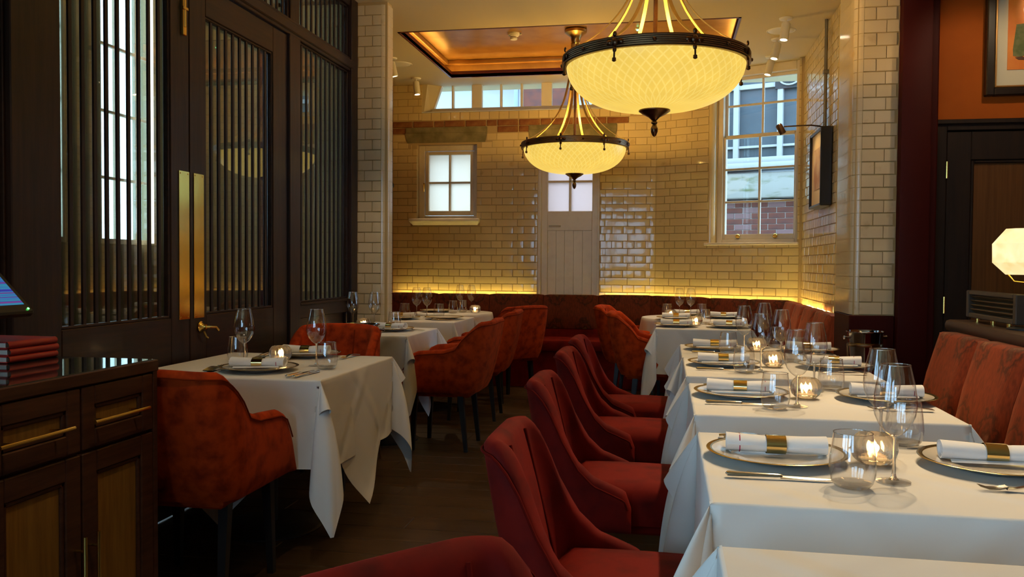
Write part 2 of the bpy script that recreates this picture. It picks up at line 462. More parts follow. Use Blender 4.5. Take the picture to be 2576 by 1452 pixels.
def wall_body(name, m, parent, u0, u1, z0, z1, holes, t=0.2, y0=-0.003):
    us = sorted({u0, u1} | {h[i] for h in holes for i in (0, 1)}); zs = sorted({z0, z1} | {h[i] for h in holes for i in (2, 3)})
    mb = MB()
    for i in range(len(us) - 1):
        for j in range(len(zs) - 1):
            cu, cz = (us[i] + us[i + 1]) / 2, (zs[j] + zs[j + 1]) / 2
            if any(h[0] < cu < h[1] and h[2] < cz < h[3] for h in holes): continue
            mb.box(us[i], us[i + 1], y0, y0 + t, zs[j], zs[j + 1])
    return mb.build(name, m, parent, 35)

ZC = 3.143
# ---- floor: boards run across the room
floor = struct(box('floor', mat('subfloor', (0.03, 0.018, 0.010), 0.6), None, -5.5, 3.6, -3.7, 9.3, -0.12, -0.016, 0), 'dark oak board floor')
pm = [MB().box(-.9, .9, -.0885, .0885, -.016, 0, .0025).mesh('plank', FLOORM) for _ in range(1)]
rest = MB(); npl = 0
for j in range(40):
    y = 1.3 + j * .18; x = -4.4 - (j * 0.67) % 1.8
    while x < 1.4:
        if x > -3.2 - 1 and npl < 170 and y < 8.9:
            place('plank', pm[0], floor, (x + .9, y, 0)); npl += 1
        else: rest.box(x, x + 1.797, y - .0885, y + .0885, -.016, 0)
        x += 1.802
for j in range(27):
    y = 1.12 - j * .18
    rest.box(-4.4, 3.5, y - .0885, y + .0885, -.016, 0)
rest.box(1.45, 3.5, 1.3, 9.2, -.016, 0)
o = rest.build('floor_boards', FLOORM, floor); o['kind'] = 'stuff'

# ---- ceiling with a coffered tray
TX0, TX1, TY0, TY1 = -2.215, 0.525, 6.875, 8.60
mb = MB()
for a in ((-3.9, 3.6, -3.7, 1.0), (-2.40, 3.6, 1.0, 6.05), (-3.12, 3.6, 6.05, TY0), (-3.12, 3.6, TY1, 9.3), (-3.12, TX0, TY0, TY1), (TX1, 3.6, TY0, TY1)):
    mb.box(a[0], a[1], a[2], a[3], ZC, ZC + .03)
ceiling = struct(mb.build('ceiling', CEIL), 'cream painted ceiling with a copper coloured recessed tray')
G = .10; ZT = 3.335
mb = MB()
mb.box(TX0 - G, TX1 + G, TY0 - G, TY1 + G, ZT, ZT + .03)
mb.build('tray_panel', COPPER, ceiling)
mb = MB()
for a in ((TX0 - G - .03, TX0 - G, TY0 - G, TY1 + G), (TX1 + G, TX1 + G + .03, TY0 - G, TY1 + G), (TX0 - G, TX1 + G, TY0 - G - .03, TY0 - G), (TX0 - G, TX1 + G, TY1 + G, TY1 + G + .03)):
    mb.box(a[0], a[1], a[2], a[3], ZC + .03, ZT)
mb.build('tray_side', COPPER, ceiling)
mb = MB()
for x0, x1, y0, y1 in ((TX0 - G, TX0 - G + .05, TY0 - G, TY1 + G), (TX1 + G - .05, TX1 + G, TY0 - G, TY1 + G), (TX0 - G, TX1 + G, TY0 - G, TY0 - G + .05), (TX0 - G, TX1 + G, TY1 + G - .05, TY1 + G)):
    mb.box(x0, x1, y0, y1, ZT - .05, ZT, .012)
mb.build('tray_moulding', COPPER, ceiling)
mb = MB(); q = .018
for x0, x1, y0, y1 in ((TX0 - q, TX0, TY0 - q, TY1 + q), (TX1, TX1 + q, TY0 - q, TY1 + q), (TX0 - q, TX1 + q, TY0 - q, TY0), (TX0 - q, TX1 + q, TY1, TY1 + q)):
    mb.box(x0, x1, y0, y1, ZC - .004, ZC + .062)
mb.build('tray_lip', LIP, ceiling)
LEDT = emis('tray_led', (1.0, 0.62, 0.15), 20)
mb = MB()
for x0, x1, y0, y1 in ((TX0 - .06, TX0 - .045, TY0, TY1), (TX1 + .045, TX1 + .06, TY0, TY1), (TX0, TX1, TY1 + .045, TY1 + .06), (TX0, TX1, TY0 - .06, TY0 - .045)):
    mb.box(x0, x1, y0, y1, ZC + .032, ZC + .038)
mb.build('cove_light_strip', LEDT, ceiling)

# ---- back wall
YB = 8.90
wall_back = sroot('wall_back', (0, YB, 0), 0, 'cream glazed brick back wall')
hw = (-2.67, -2.01, 1.70, 2.495); hd = (-1.351, -.697, 0, 2.53); ht = (-2.62, -.36, 2.835, 3.2)
wall_body('wall_core', MORTAR, wall_back, -2.95, -.10, 0, ZC + .02, [hw, hd, (ht[0], ht[1], ht[2], ZC + .02)], .22)
bandh = (-2.96, -.60, 2.612, 2.750); lin1 = (-2.80, -1.90, 2.515, 2.69); lin2 = (-1.453, -.527, 2.53, 2.69); sold = (-2.62, -.36, 2.752, 2.84)
sillh = (-2.74, -1.975, 1.63, 1.70)
tile_wall(wall_back, -2.945, -.122, .855, ZC, [hw, hd, ht, bandh, lin1, lin2, sold, sillh], TILE, 3, (-.9, 1.7), 300)
# soldier course under the high window
for i in range(21):
    x = -2.62 + i * .1065
    if x > -.42: break
    o = place('tile', tile_me('h', i % 5, TILE), wall_back, (x + .05, 0, 2.796), 0, (.092, 1, .082)); o.scale = (.9, 1, 1.15)
# exposed brick band and stone lintels
bme = MB().box(-.11, .11, -.012, .01, -.031, .031, .005).mesh('brick', BRICK); bmh = MB().box(-.052, .052, -.011, .01, -.031, .031, .005).mesh('brick', BRICK)
for r, zc in enumerate((2.715, 2.646)):
    x = -2.95; k = 0
    while x < -.62:
        L = .115 if (k + r) % 3 == 2 else .232
        cx = x + L / 2
        if r == 0 or (cx < -2.80 or -1.90 < cx < -1.453):
            o = place('brick', bme if L > .2 else bmh, wall_back, (cx, random.uniform(-.006, .004), zc))
        x += L; k += 1
for x0, x1, zb in ((-2.80, -1.90, 2.515), (-1.453, -.527, 2.53)):
    mb = MB()
    mb.box(x0 + .0, x1 - .0, -.02, .05, zb + .10, 2.68, .01)
    mb.hull([(x0 + .02, -.005, zb), (x1 - .02, -.005, zb), (x1 - .02, .05, zb), (x0 + .02, .05, zb)], [(x0, -.028, zb + .10), (x1, -.028, zb + .10), (x1, .05, zb + .10), (x0, .05, zb + .10)])
    mb.build('stone_lintel', STONE, wall_back)

# casement window, left
win1 = sroot('window_1', (0, YB, 0), 0, 'small white four-pane casement window with frosted glass')
fy0, fy1 = .06, .12
mb = MB()
for a in ((-2.67, -2.605, 1.70, 2.495), (-2.055, -2.01, 1.70, 2.495), (-2.605, -2.055, 2.435, 2.495), (-2.605, -2.055, 1.70, 1.735)):
    mb.box(a[0], a[1], fy0, .2, a[2], a[3], .004)
mb.build('window_frame', WPAINT, win1)
mb = MB()
for a in ((-2.598, -2.560, 1.74, 2.43), (-2.098, -2.060, 1.74, 2.43), (-2.56, -2.098, 2.394, 2.43), (-2.56, -2.098, 1.74, 1.788)):
    mb.box(a[0], a[1], fy0 + .006, .12, a[2], a[3], .004)
mb.build('casement', WPAINT, win1)
box('glazing_bar', WPAINT, win1, -2.338, -2.316, .07, .115, 1.788, 2.394, .005)
box('glazing_bar', WPAINT, win1, -2.56, -2.098, .07, .115, 2.082, 2.104, .005)
for x0, x1 in ((-2.56, -2.338), (-2.316, -2.098)):
    for z0, z1 in ((1.788, 2.082), (2.104, 2.394)):
        box('pane', FROST, win1, x0, x1, .092, .096, z0, z1, 0)
mb = MB(); mb.hull([(-2.71, -.02, 1.63), (-2.0, -.02, 1.63), (-2.0, .08, 1.63), (-2.71, .08, 1.63)], [(-2.74, -.075, 1.668), (-1.972, -.075, 1.668), (-1.972, .08, 1.668), (-2.74, .08, 1.668)])
mb.box(-2.745, -1.968, -.08, .08, 1.668, 1.70, .006)
mb.build('window_sill', WPAINT, win1)
mb = MB(); mb.box(-2.612, -2.596, .03, .06, 2.03, 2.09, .003); mb.tube([(-2.604, .03, 2.07), (-2.604, .015, 2.06), (-2.600, .012, 1.99)], .006)
mb.build('latch', BRASS, win1)
# rounded tiled reveal, left of the window
mb = MB(); P = []
for j in range(2):
    z = (1.70, 2.495)[j]; P.append([(-2.74 + .07 * sin(a), .07 * (1 - cos(a)) - .004, z) for a in [i * pi / 2 / 6 for i in range(7)]])
mb.grid(P); mb.build('window_reveal', TILE, wall_back, 180)

# back door with frosted lights and vertical boards
door1 = sroot('door_1', (0, YB, 0), 0, 'cream painted boarded door with frosted upper panes')
mb = MB()
for a in ((-1.351, -1.316, 0, 2.53), (-.722, -.697, 0, 2.53), (-1.316, -.722, 2.49, 2.53)): mb.box(a[0], a[1], .01, .2, a[2], a[3], .003)
mb.build('door_frame', WPAINT, door1)
mb = MB()
for a in ((-1.316, -1.25, .02, 2.49), (-.78, -.722, .02, 2.49), (-1.25, -.78, 2.40, 2.49), (-1.25, -.78, 1.575, 1.778), (-1.25, -.78, .02, .22)): mb.box(a[0], a[1], .045, .10, a[2], a[3], .003)
mb.build('door_stiles', WPAINT, door1)
for i, (x0, x1) in enumerate(((-1.25, -1.16), (-1.16, -1.07), (-1.07, -.975), (-.975, -.88), (-.88, -.78))):
    box('board', WPAINT, door1, x0 + .0008, x1 - .0008, .060, .09, .22, 1.575, .002)
box('glazing_bar', WPAINT, door1, -1.027, -1.003, .05, .095, 1.778, 2.40, .004)
box('glazing_bar', WPAINT, door1, -1.25, -.78, .05, .095, 2.080, 2.102, .004)
for x0, x1 in ((-1.25, -1.027), (-1.003, -.78)):
    for z0, z1 in ((1.778, 2.08), (2.102, 2.40)): box('pane', FROST2, door1, x0, x1, .072, .076, z0, z1, 0)
box('bolt', mat('painted_bolt', (.5, .42, .3), .5), door1, -1.235, -1.11, .030, .046, 1.612, 1.630, .003)

# high window strip under the ceiling
win2 = sroot('window_2', (0, YB, 0), 0, 'long white multi-pane window strip below the ceiling')
mb = MB()
mb.box(-2.62, -.36, .10, .16, 2.845, 2.90, .004)
for a, b in ((-2.62, -2.55), (-2.318, -2.296), (-2.096, -1.983), (-1.785, -1.763), (-1.562, -1.537), (-1.337, -1.224), (-1.02, -.998), (-.80, -.69), (-.50, -.478), (-.42, -.36)):
    mb.box(a, b, .10, .16, 2.90, 3.15, .004)
mb.hull([(-2.62, .10, 2.90), (-2.512, .10, 2.90), (-2.512, .16, 2.90), (-2.62, .16, 2.90)], [(-2.62, .10, 3.15), (-2.425, .10, 3.15), (-2.425, .16, 3.15), (-2.62, .16, 3.15)])
mb.build('window_frame', WPAINT, win2)
box('window_board', mat('white_ledge', (.78, .78, .78), .15), win2, -2.62, -.36, -.01, .10, 2.838, 2.846, 0)
for a, b in ((-2.55, -2.318), (-2.296, -2.096), (-1.983, -1.785), (-1.763, -1.562), (-1.537, -1.337), (-1.224, -1.02), (-.998, -.80), (-.69, -.50)):
    box('pane', WINP, win2, a, b, .128, .131, 2.90, 3.15, 0)
mb = MB(); mb.hull([(-2.62, 0, 2.84), (-2.62, .10, 2.84), (-2.55, .10, 2.84), (-2.60, 0, 2.84)], [(-2.62, 0, ZC), (-2.62, .10, ZC), (-2.45, .10, ZC), (-2.56, 0, ZC)])
mb.build('window_reveal', CEIL, win2)

# ---- canted wall with the sash window
CA = radians(26)
wall_cant = sroot('wall_back_right', (-.122, YB, 0), -CA, 'cream glazed brick wall angled beside the sash window')
hs = (.575, 1.455, 1.43, ZC + .05)
wall_body('wall_core', MORTAR, wall_cant, 0, 1.50, 0, ZC + .02, [(hs[0], hs[1], hs[2], ZC + .02)], .22)
tile_wall(wall_cant, .003, 1.475, .855, ZC, [hs], TILE, 11, (.6, 1.4), 300, .07)
mb = MB(); P = []
for j in range(2):
    z = (1.43, ZC)[j]; P.append([(.575 + .055 * (sin(a) - 1) + .055, -.004 + .055 * (1 - cos(a)), z) for a in [i * pi / 2 / 6 for i in range(7)]])
mb.grid(P); mb.box(.628, .634, .05, .12, 1.43, ZC); mb.build('window_reveal', TILE, wall_cant, 180)
win3 = sroot('window_3', (-.122, YB, 0), -CA, 'tall white sash window looking onto a brick building')
mb = MB()
for a in ((.634, .690, 1.44, 3.143), (1.405, 1.455, 1.44, 3.143), (.690, 1.405, 3.06, 3.143), (.690, 1.405, 1.44, 1.475)): mb.box(a[0], a[1], .07, .19, a[2], a[3], .005)
mb.build('window_frame', WPAINT, win3)
mb = MB()
for a in ((.690, .712, 1.475, 2.475), (1.388, 1.405, 1.475, 2.475), (.712, 1.388, 1.475, 1.525), (.712, 1.388, 2.460, 2.492)): mb.box(a[0], a[1], .085, .125, a[2], a[3], .003)
mb.build('lower_sash', WPAINT, win3)
mb = MB()
for a in ((.690, .715, 2.47, 3.06), (1.390, 1.405, 2.47, 3.06), (.715, 1.390, 3.03, 3.06), (.715, 1.390, 2.465, 2.50)): mb.box(a[0], a[1], .130, .165, a[2], a[3], .003)
mb.build('upper_sash', WPAINT, win3)
box('glazing_bar', WPAINT, win3, 1.042, 1.064, .09, .12, 1.525, 2.46, .004)
box('glazing_bar', WPAINT, win3, 1.050, 1.072, .135, .16, 2.50, 3.03, .004)
for z in (1.840, 2.160): box('glazing_bar', WPAINT, win3, .712, 1.388, .09, .12, z - .010, z + .010, .004)
box('glazing_bar', WPAINT, win3, .715, 1.390, .135, .16, 2.776, 2.796, .004)
for x0, x1 in ((.712, 1.042), (1.064, 1.388)):
    for z0, z1 in ((1.525, 1.83), (1.85, 2.15), (2.17, 2.46)): box('pane', WINP, win3, x0, x1, .104, .107, z0, z1, 0)
for x0, x1 in ((.715, 1.05), (1.072, 1.39)):
    for z0, z1 in ((2.50, 2.776), (2.796, 3.03)): box('pane', WINP, win3, x0, x1, .147, .150, z0, z1, 0)
for x in (.85, 1.22):
    mb = MB(); mb.lathe([(.001, 0), (.022, .002), (.024, .012), (.014, .026), (.001, .028)], 12)
    o = mb.build('sash_lift', BRASS, win3, 60, (x, .082, 1.505)); o.rotation_euler = (radians(90), 0, 0)
box('window_sill', WPAINT, win3, .535, 1.47, -.018, .10, 1.415, 1.442, .006)

# ---- right wall
XR = 1.23
wall_right = sroot('wall_right', (XR, 8.255, 0), -pi / 2, 'cream glazed brick wall with picture and pipe')
# local x runs toward the camera, -y points to -X
wall_body('wall_core', MORTAR, wall_right, -.1, 1.95, 0, ZC + .02, [], .25)
tile_wall(wall_right, .01, 1.62, .855, ZC, [], TILE, 21, (.9, 1.8), 300, .04)
# bullnose end of the right wall
mb = MB(); P = []
nb = [(1.62 + .13 * sin(a), -.006 + .13 * (1 - cos(a))) for a in [i * pi / 2 / 8 for i in range(9)]]
for k in range(30):
    z0 = .855 + k * (TH + JT)
    mb.grid([[(x, y, z0) for x, y in nb], [(x, y, min(z0 + TH, ZC)) for x, y in nb]])
o = mb.build('bullnose_tiles', TILE, wall_right, 180)
# ---- right tiled pier and oxblood column
pier_r = sroot('wall_pier_right', (1.09, 5.40, 0), 0, 'cream glazed brick pier at the right')
wall_body('wall_core', MORTAR, pier_r, .012, .30, 0, ZC + .02, [], .45, .001)
tile_wall(pier_r, .045, .242, .93, ZC, [], TILEP, 31, None, 300, .10)
mb = MB()
nb = [(.045 - .05 * sin(a), -.007 + .05 * (1 - cos(a))) for a in [i * pi / 2 / 8 for i in range(9)]] + [(-.005, .15), (-.005, .3), (-.005, .45)]
for k in range(29):
    z0 = .93 + k * (TH + JT)
    mb.grid([[(x, y, z0) for x, y in nb], [(x, y, min(z0 + TH, ZC)) for x, y in nb]])
mb.build('bullnose_tiles', TILEP, pier_r, 180)
box('pier_base', REDCOL, pier_r, -.01, .245, -.012, .45, 0, .925, .004)
trim1 = struct(MB().box(1.337, 1.505, 5.33, 5.75, 0, ZC, .01).build('trim_1', REDCOL), 'oxblood painted column edge')
trim2 = struct(MB().box(1.505, 1.560, 5.40, 5.75, 0, ZC, .008).build('trim_2', REDCOL), 'oxblood door casing strip')
# ---- orange wall with the dark panelled door
wall_or = sroot('wall_right_far', (0, 5.52, 0), 0, 'orange plaster wall above the dark panelled door')
box('plaster', ORANGE, wall_or, 1.55, 3.5, 0, .15, 2.065, ZC + .02, 0)
door4 = sroot('door_4', (0, 5.5, 0), 0, 'dark wood door with a panel and brass hinges')
mb = MB(); mb.box(1.56, 1.640, 0, .1, 0, 2.085, .004); mb.box(1.640, 2.56, 0, .1, 2.035, 2.085, .004); mb.box(2.50, 2.58, 0, .1, 0, 2.03, .004); mb.box(1.55, 2.6, -.018, .02, 2.07, 2.10, .006)
mb.build('door_frame', DOORW, door4)
mb = MB()
for a in ((1.643, 1.78, .02, 2.03), (2.38, 2.50, .02, 2.03), (1.78, 2.38, 1.86, 2.03), (1.78, 2.38, .02, .30)): mb.box(a[0], a[1], .012, .06, a[2], a[3], .004)
mb.build('door_stiles', DOORW, door4)
box('door_panel', DOORP, door4, 1.78, 2.38, .032, .05, .30, 1.86, 0)
mb = MB()
for a in ((1.78, 1.80, .30, 1.86), (2.36, 2.38, .30, 1.86), (1.80, 2.36, 1.84, 1.86), (1.80, 2.36, .30, .32)): mb.box(a[0], a[1], .018, .04, a[2], a[3], .006)
mb.build('panel_moulding', DOORW, door4)
for z in (1.80, .99):
    mb = MB(); mb.tube([(1.641, -.004, z - .05), (1.641, -.004, z + .05)], .007); mb.build('hinge', BRASS, door4)

# ---- left side of the back room, tiled pier, oxblood wall
wall_lb = sroot('wall_left_back', (0, 0, 0), 0, 'oxblood wall end left of the small window')
box('panelling', REDBACK, wall_lb, -3.10, -2.945, 6.10, 8.92, 0, ZC + .02, 0)
mb = MB(); mb.lathe([(.001, -.03), (.022, -.028), (.03, -.012), (.022, .004), (.010, .012), (.010, .03)], 14)
o = mb.build('wall_knob', IRON, wall_lb, 60, (-2.925, 8.77, 2.05)); o.rotation_euler = (0, radians(-90), 0)
pier_l = sroot('wall_pier_left', (-2.03, 6.05, 0), 0, 'cream glazed brick pier at the end of the wooden screen')
wall_body('wall_core', MORTAR, pier_l, -.95, -.018, 0, ZC + .02, [], .10, .001)
tile_wall(pier_l, -.30, -.062, .0, ZC, [], TILEP, 41, None, 300, .115)
mb = MB()
nb = [(-.062 + .05 * sin(a), -.007 + .05 * (1 - cos(a))) for a in [i * pi / 2 / 8 for i in range(9)]] + [(-.012, .11)]
for k in range(41):
    z0 = k * (TH + JT)
    mb.grid([[(x, y, z0) for x, y in nb], [(x, y, min(z0 + TH, ZC)) for x, y in nb]])
mb.build('bullnose_tiles', TILEP, pier_l, 180)
# ------------------------------------------------------------------ slatted wooden screen on the left
XS = -2.29
wall_left = sroot('wall_left', (0, 0, 0), 0, 'dark walnut screen of vertical slats and glass')
def ybox(name, m, parent, y0, y1, z0, z1, x0=XS - .045, x1=XS, b=.004):
    return box(name, m, parent, x0, x1, y0, y1, z0, z1, b)
slat_meshes = {}
def slats(parent, y0, y1, z0, z1, n, m=SLATM):
    key = (round(z1 - z0, 3))
    if key not in slat_meshes: slat_meshes[key] = MB().box(-.005, .005, -.0105, .0105, 0, z1 - z0, .0015).mesh('slat', m)
    for i in range(n):
        y = y0 + (y1 - y0) * (i + 1) / (n + 1)
        place('slat', slat_meshes[key], parent, (XS - .020, y, z0))
def opening(parent, y0, y1, z0, z1, n, bead=True):
    slats(parent, y0, y1, z0, z1, n)
    box('pane', SCRP, parent, XS - .042, XS - .038, y0, y1, z0, z1, 0)
    if bead:
        mb = MB(); t = .012
        for a in ((y0, y1, z0, z0 + t), (y0, y1, z1 - t, z1), (y0, y0 + t, z0, z1), (y1 - t, y1, z0, z1)): mb.box(XS - .037, XS - .010, a[0], a[1], a[2], a[3], .003)
        mb.build('bead', WOODY, parent)
ybox('end_post', WOOD, wall_left, 5.912, 6.035, 0, ZC, XS - .06, XS + .02)
ybox('jamb_post', WOOD, wall_left, 4.90, 5.053, 0, 2.615, XS - .05, XS + .012)
ybox('transom_post', WOOD, wall_left, 4.93, 5.053, 2.707, 3.09, XS - .05, XS + .004)
ybox('jamb_post', WOOD, wall_left, 2.645, 2.745, 0, 2.615, XS - .05, XS + .012)
ybox('transom_rail', WOODY, wall_left, 0.9, 5.95, 2.63, 2.692, XS - .05, XS + .022, .006)
ybox('transom_rail', WOODY, wall_left, 0.9, 5.93, 2.612, 2.712, XS - .05, XS + .008, .004)
ybox('head_rail', WOODY, wall_left, 0.9, 5.93, 3.08, ZC, XS - .05, XS + .008)
ybox('panel_rail', WOODY, wall_left, 5.053, 5.912, .862, .957, XS - .05, XS + .002)
ybox('panel_sill', WOODY, wall_left, 5.053, 5.912, .945, .962, XS - .05, XS + .014)
ybox('lower_panel', WOODY, wall_left, 5.053, 5.86, .12, .862, XS - .05, XS - .025)
ybox('lower_stile', WOOD, wall_left, 5.86, 5.912, .12, .862, XS - .05, XS + .002)
ybox('kick_rail', WOODY, wall_left, 5.053, 5.912, 0, .13, XS - .05, XS + .002)
opening(wall_left, 5.053, 5.912, .962, 2.612, 10)
opening(wall_left, 5.053, 5.912, 2.712, 3.08, 10)
opening(wall_left, 3.85, 4.93, 2.712, 3.08, 14)
ybox('transom_post', WOOD, wall_left, 3.77, 3.85, 2.707, 3.09, XS - .05, XS + .004)
opening(wall_left, 2.74, 3.77, 2.712, 3.08, 13)
ybox('transom_post', WOOD, wall_left, 2.645, 2.74, 2.707, 3.09, XS - .05, XS + .004)
# nearest fixed panel
opening(wall_left, 1.75, 2.645, .915, 2.612, 11)
opening(wall_left, 1.75, 2.645, 2.712, 3.08, 11)
ybox('lower_panel', WOODY, wall_left, .9, 2.645, 0, .915, XS - .05, XS)
ybox('jamb_post', WOOD, wall_left, 1.62, 1.75, 0, 3.09, XS - .05, XS + .008)
ybox('near_panel', WOODY, wall_left, .9, 1.62, .9, 3.09, XS - .05, XS - .01)

def leaf(name, y0, y1, oy0, oy1, label):
    d = sroot(name, (0, 0, 0), 0, label)
    ybox('stile', WOOD, d, y0, oy0, .015, 2.605, XS - .045, XS - .004)
    ybox('stile', WOOD, d, oy1, y1, .015, 2.605, XS - .045, XS - .004)
    ybox('top_rail', WOODY, d, oy0, oy1, 2.452, 2.605, XS - .045, XS - .004)
    ybox('lower_panel', WOODY, d, oy0, oy1, .015, .952, XS - .045, XS - .004)
    opening(d, oy0, oy1, .952, 2.452, 9)
    return d
d2 = leaf('door_2', 3.812, 4.893, 3.960, 4.705, 'right leaf of the slatted walnut double door')
d3 = leaf('door_3', 2.752, 3.806, 2.912, 3.650, 'left leaf of the slatted walnut double door')
for d, y0, y1 in ((d3, 3.712, 3.800), (d2, 3.841, 3.932)):
    pl = ybox('push_plate', BRASSD, d, y0, y1, .940, 1.655, XS - .004, XS + .0005, .0008)
    for yy in (y0 + .012, y1 - .012):
        for zz in (.952, 1.643):
            o = MB().lathe([(.0001, 0), (.004, 0), (.004, .0015), (.0001, .002)], 10).build('screw', BRASS, pl, 60, (XS, yy, zz)); o.rotation_euler = (0, radians(90), 0)
mb = MB(); mb.box(XS - .006, XS + .012, 3.735, 3.765, 2.30, 2.62, .003); mb.tube([(XS + .012, 3.75, 2.34), (XS + .012, 3.75, 2.60)], .006); mb.box(XS + .002, XS + .018, 3.728, 3.772, 2.42, 2.435, .002)
mb.build('flush_bolt', BRASS, d3)
mb = MB(); mb.lathe([(.001, -.006), (.026, -.006), (.028, .002), (.018, .008), (.012, .030), (.001, .030)], 18)
o = mb.build('lock_rose', BRASS, d2, 50, (XS + .003, 3.895, .895)); o.rotation_euler = (0, radians(90), 0)
mb = MB(); mb.tube([(XS + .03, 3.895, .895), (XS + .045, 3.90, .895), (XS + .047, 3.96, .890), (XS + .047, 3.985, .872)], .007)
mb.build('lever', BRASS, d2)
mb = MB(); mb.tube([(XS + .02, 3.895, .872), (XS + .026, 3.905, .845), (XS + .026, 3.92, .838)], .006); mb.build('keyhole_cover', BRASS, d2)

# ------------------------------------------------------------------ the rest of the shell (side room, front wall, right wing)
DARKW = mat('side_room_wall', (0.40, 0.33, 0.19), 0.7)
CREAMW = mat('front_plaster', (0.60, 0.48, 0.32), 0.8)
def pane_window(name, parent_loc, rz, u0, u1, z0, z1, nx, nz, label, glass=WINP, bar=.028, fr=.05):
    wn = sroot(name, parent_loc, rz, label); mb = MB()
    for a in ((u0, u0 + fr, z0, z1), (u1 - fr, u1, z0, z1), (u0 + fr, u1 - fr, z0, z0 + fr), (u0 + fr, u1 - fr, z1 - fr, z1)): mb.box(a[0], a[1], .02, .10, a[2], a[3], .004)
    mb.build('window_frame', WPAINT, wn)
    for i in range(1, nx):
        u = u0 + (u1 - u0) * i / nx; box('glazing_bar', WPAINT, wn, u - bar / 2, u + bar / 2, .04, .08, z0 + fr, z1 - fr, .004)
    for j in range(1, nz):
        z = z0 + (z1 - z0) * j / nz; box('glazing_bar', WPAINT, wn, u0 + fr, u1 - fr, .042, .078, z - bar / 2, z + bar / 2, .004)
    for i in range(nx):
        for j in range(nz):
            box('pane', glass, wn, u0 + (u1 - u0) * i / nx, u0 + (u1 - u0) * (i + 1) / nx, .058, .061, z0 + (z1 - z0) * j / nz, z0 + (z1 - z0) * (j + 1) / nz, 0)
    return wn
# side room outer wall: local x runs along +Y, -y points to +X  (rz = +90)
wall_lo = sroot('wall_left_outer', (-5.20, 0, 0), pi / 2, 'dim wall of the side room behind the screen')
sw = [(7.13, 8.05), (5.78, 6.70), (4.23, 5.15), (2.78, 3.70)]
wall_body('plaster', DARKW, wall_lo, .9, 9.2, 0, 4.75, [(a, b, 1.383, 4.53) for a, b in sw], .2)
for i, (a, b) in enumerate(sw):
    pane_window('window_%d' % (4 + i), (-5.20, 0, 0), pi / 2, a, b, 1.383, 4.53, 3, 5, ['side room window seen through the left screen door', 'side room window behind the screen post', 'side room window nearer the camera', 'side room window out of sight'][i])
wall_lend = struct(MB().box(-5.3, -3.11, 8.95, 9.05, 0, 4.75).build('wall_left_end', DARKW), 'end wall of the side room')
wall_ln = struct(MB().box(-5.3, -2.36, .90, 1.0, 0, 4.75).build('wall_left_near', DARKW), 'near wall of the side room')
mb = MB(); mb.box(-5.5, -2.38, .9, 6.05, 4.7, 4.75); mb.box(-5.5, -3.09, 6.05, 9.2, 4.7, 4.75); mb.box(-2.42, -2.38, .9, 6.07, ZC, 4.75); mb.box(-3.13, -3.09, 6.05, 9.2, ZC, 4.75); mb.box(-3.13, -2.38, 6.05, 6.09, ZC, 4.75)
struct(mb.build('ceiling_side_room', DARKW), 'high ceiling of the side room')
tube = MB().tube([(-5.12, 7.80, 1.40), (-5.12, 7.80, 4.40)], .026, 12).build('light_tube', emis('tube_light', (1.0, 1.0, .92), 5))
tag(tube, 'bright vertical white light tube seen through the slatted screen door', 'light tube')
# left front wall with shop windows, behind the camera's left shoulder
wall_lf = sroot('wall_left_front', (-3.60, 0, 0), pi / 2, 'front room wall with large windows')
wall_body('plaster', CREAMW, wall_lf, -3.7, .95, 0, ZC + .02, [(-1.1, .9, .85, 2.90), (-3.25, -1.35, .85, 2.90)], .2)
pane_window('window_8', (-3.60, 0, 0), pi / 2, -1.1, .9, .85, 2.90, 5, 3, 'large shop window left of the viewer')
pane_window('window_9', (-3.60, 0, 0), pi / 2, -3.25, -1.35, .85, 2.90, 5, 3, 'large shop window behind the viewer on the left')
# front wall behind the camera: local x runs along -X, -y points to +Y (rz = 180)
wall_f = sroot('wall_front', (0, -3.5, 0), pi, 'front wall behind the viewer')
wall_body('plaster', CREAMW, wall_f, -3.6, 4.5, 0, ZC + .02, [(.29, 1.45, .97, 2.43), (1.75, 3.35, .60, 2.90)], .2)
pane_window('window_10', (0, -3.5, 0), pi, .29, 1.45, .97, 2.43, 3, 3, 'front window behind the viewer')
pane_window('window_11', (0, -3.5, 0), pi, 1.75, 3.35, .60, 2.90, 4, 4, 'front window behind the viewer at the left')
wall_ro = struct(MB().box(3.5, 3.62, -3.7, 5.7, 0, ZC + .02).build('wall_right_outer', ORANGE), 'orange wall of the right wing')
wall_beh = struct(MB().box(1.3, 3.6, 5.76, 5.86, 0, ZC + .02).build('wall_right_core', MORTAR), 'masonry behind the orange wall')

# ------------------------------------------------------------------ outside
yard = struct(MB().box(-14, 14, 9.35, 30, -.3, -.15).build('ground_outside', mat('yard_concrete', (.4, .4, .38), .9)), 'pale yard outside the windows')
fac = thing('office_building', 'pale blue white office building seen through the high window', 'building', (0, 0, 0))
FACW = mat('pale_cladding', (0.42, 0.40, 0.38), 0.6); FACG = mat('office_glass', (0.16, 0.20, 0.22), 0.3)
box('wall', FACW, fac, -9.6, -2.95, 17.5, 18.5, 0, 9, 0)
for i in range(7):
    for j in range(3):
        x = -9.3 + i * .9; z = 3.3 + j * 1.6
        wq = box('window', FACG, fac, x, x + .34, 17.47, 17.5, z, z + 1.1, 0)
        box('mullion', FACW, wq, x + .16, x + .18, 17.455, 17.47, z, z + 1.1, 0)
box('cornice', FACW, fac, -9.7, -2.93, 17.35, 17.5, 4.95, 5.1, .01)
bb = thing('brick_building', 'red brick building corner seen through the high window', 'building', (0, 0, 0))
box('wall', BRICK2, bb, -2.62, 1.6, 15.2, 16.5, 0, 8, 0)
box('drainpipe', mat('grey_pipe', (.25, .28, .3), .5), bb, -2.74, -2.66, 15.1, 15.2, 0, 8, .02)
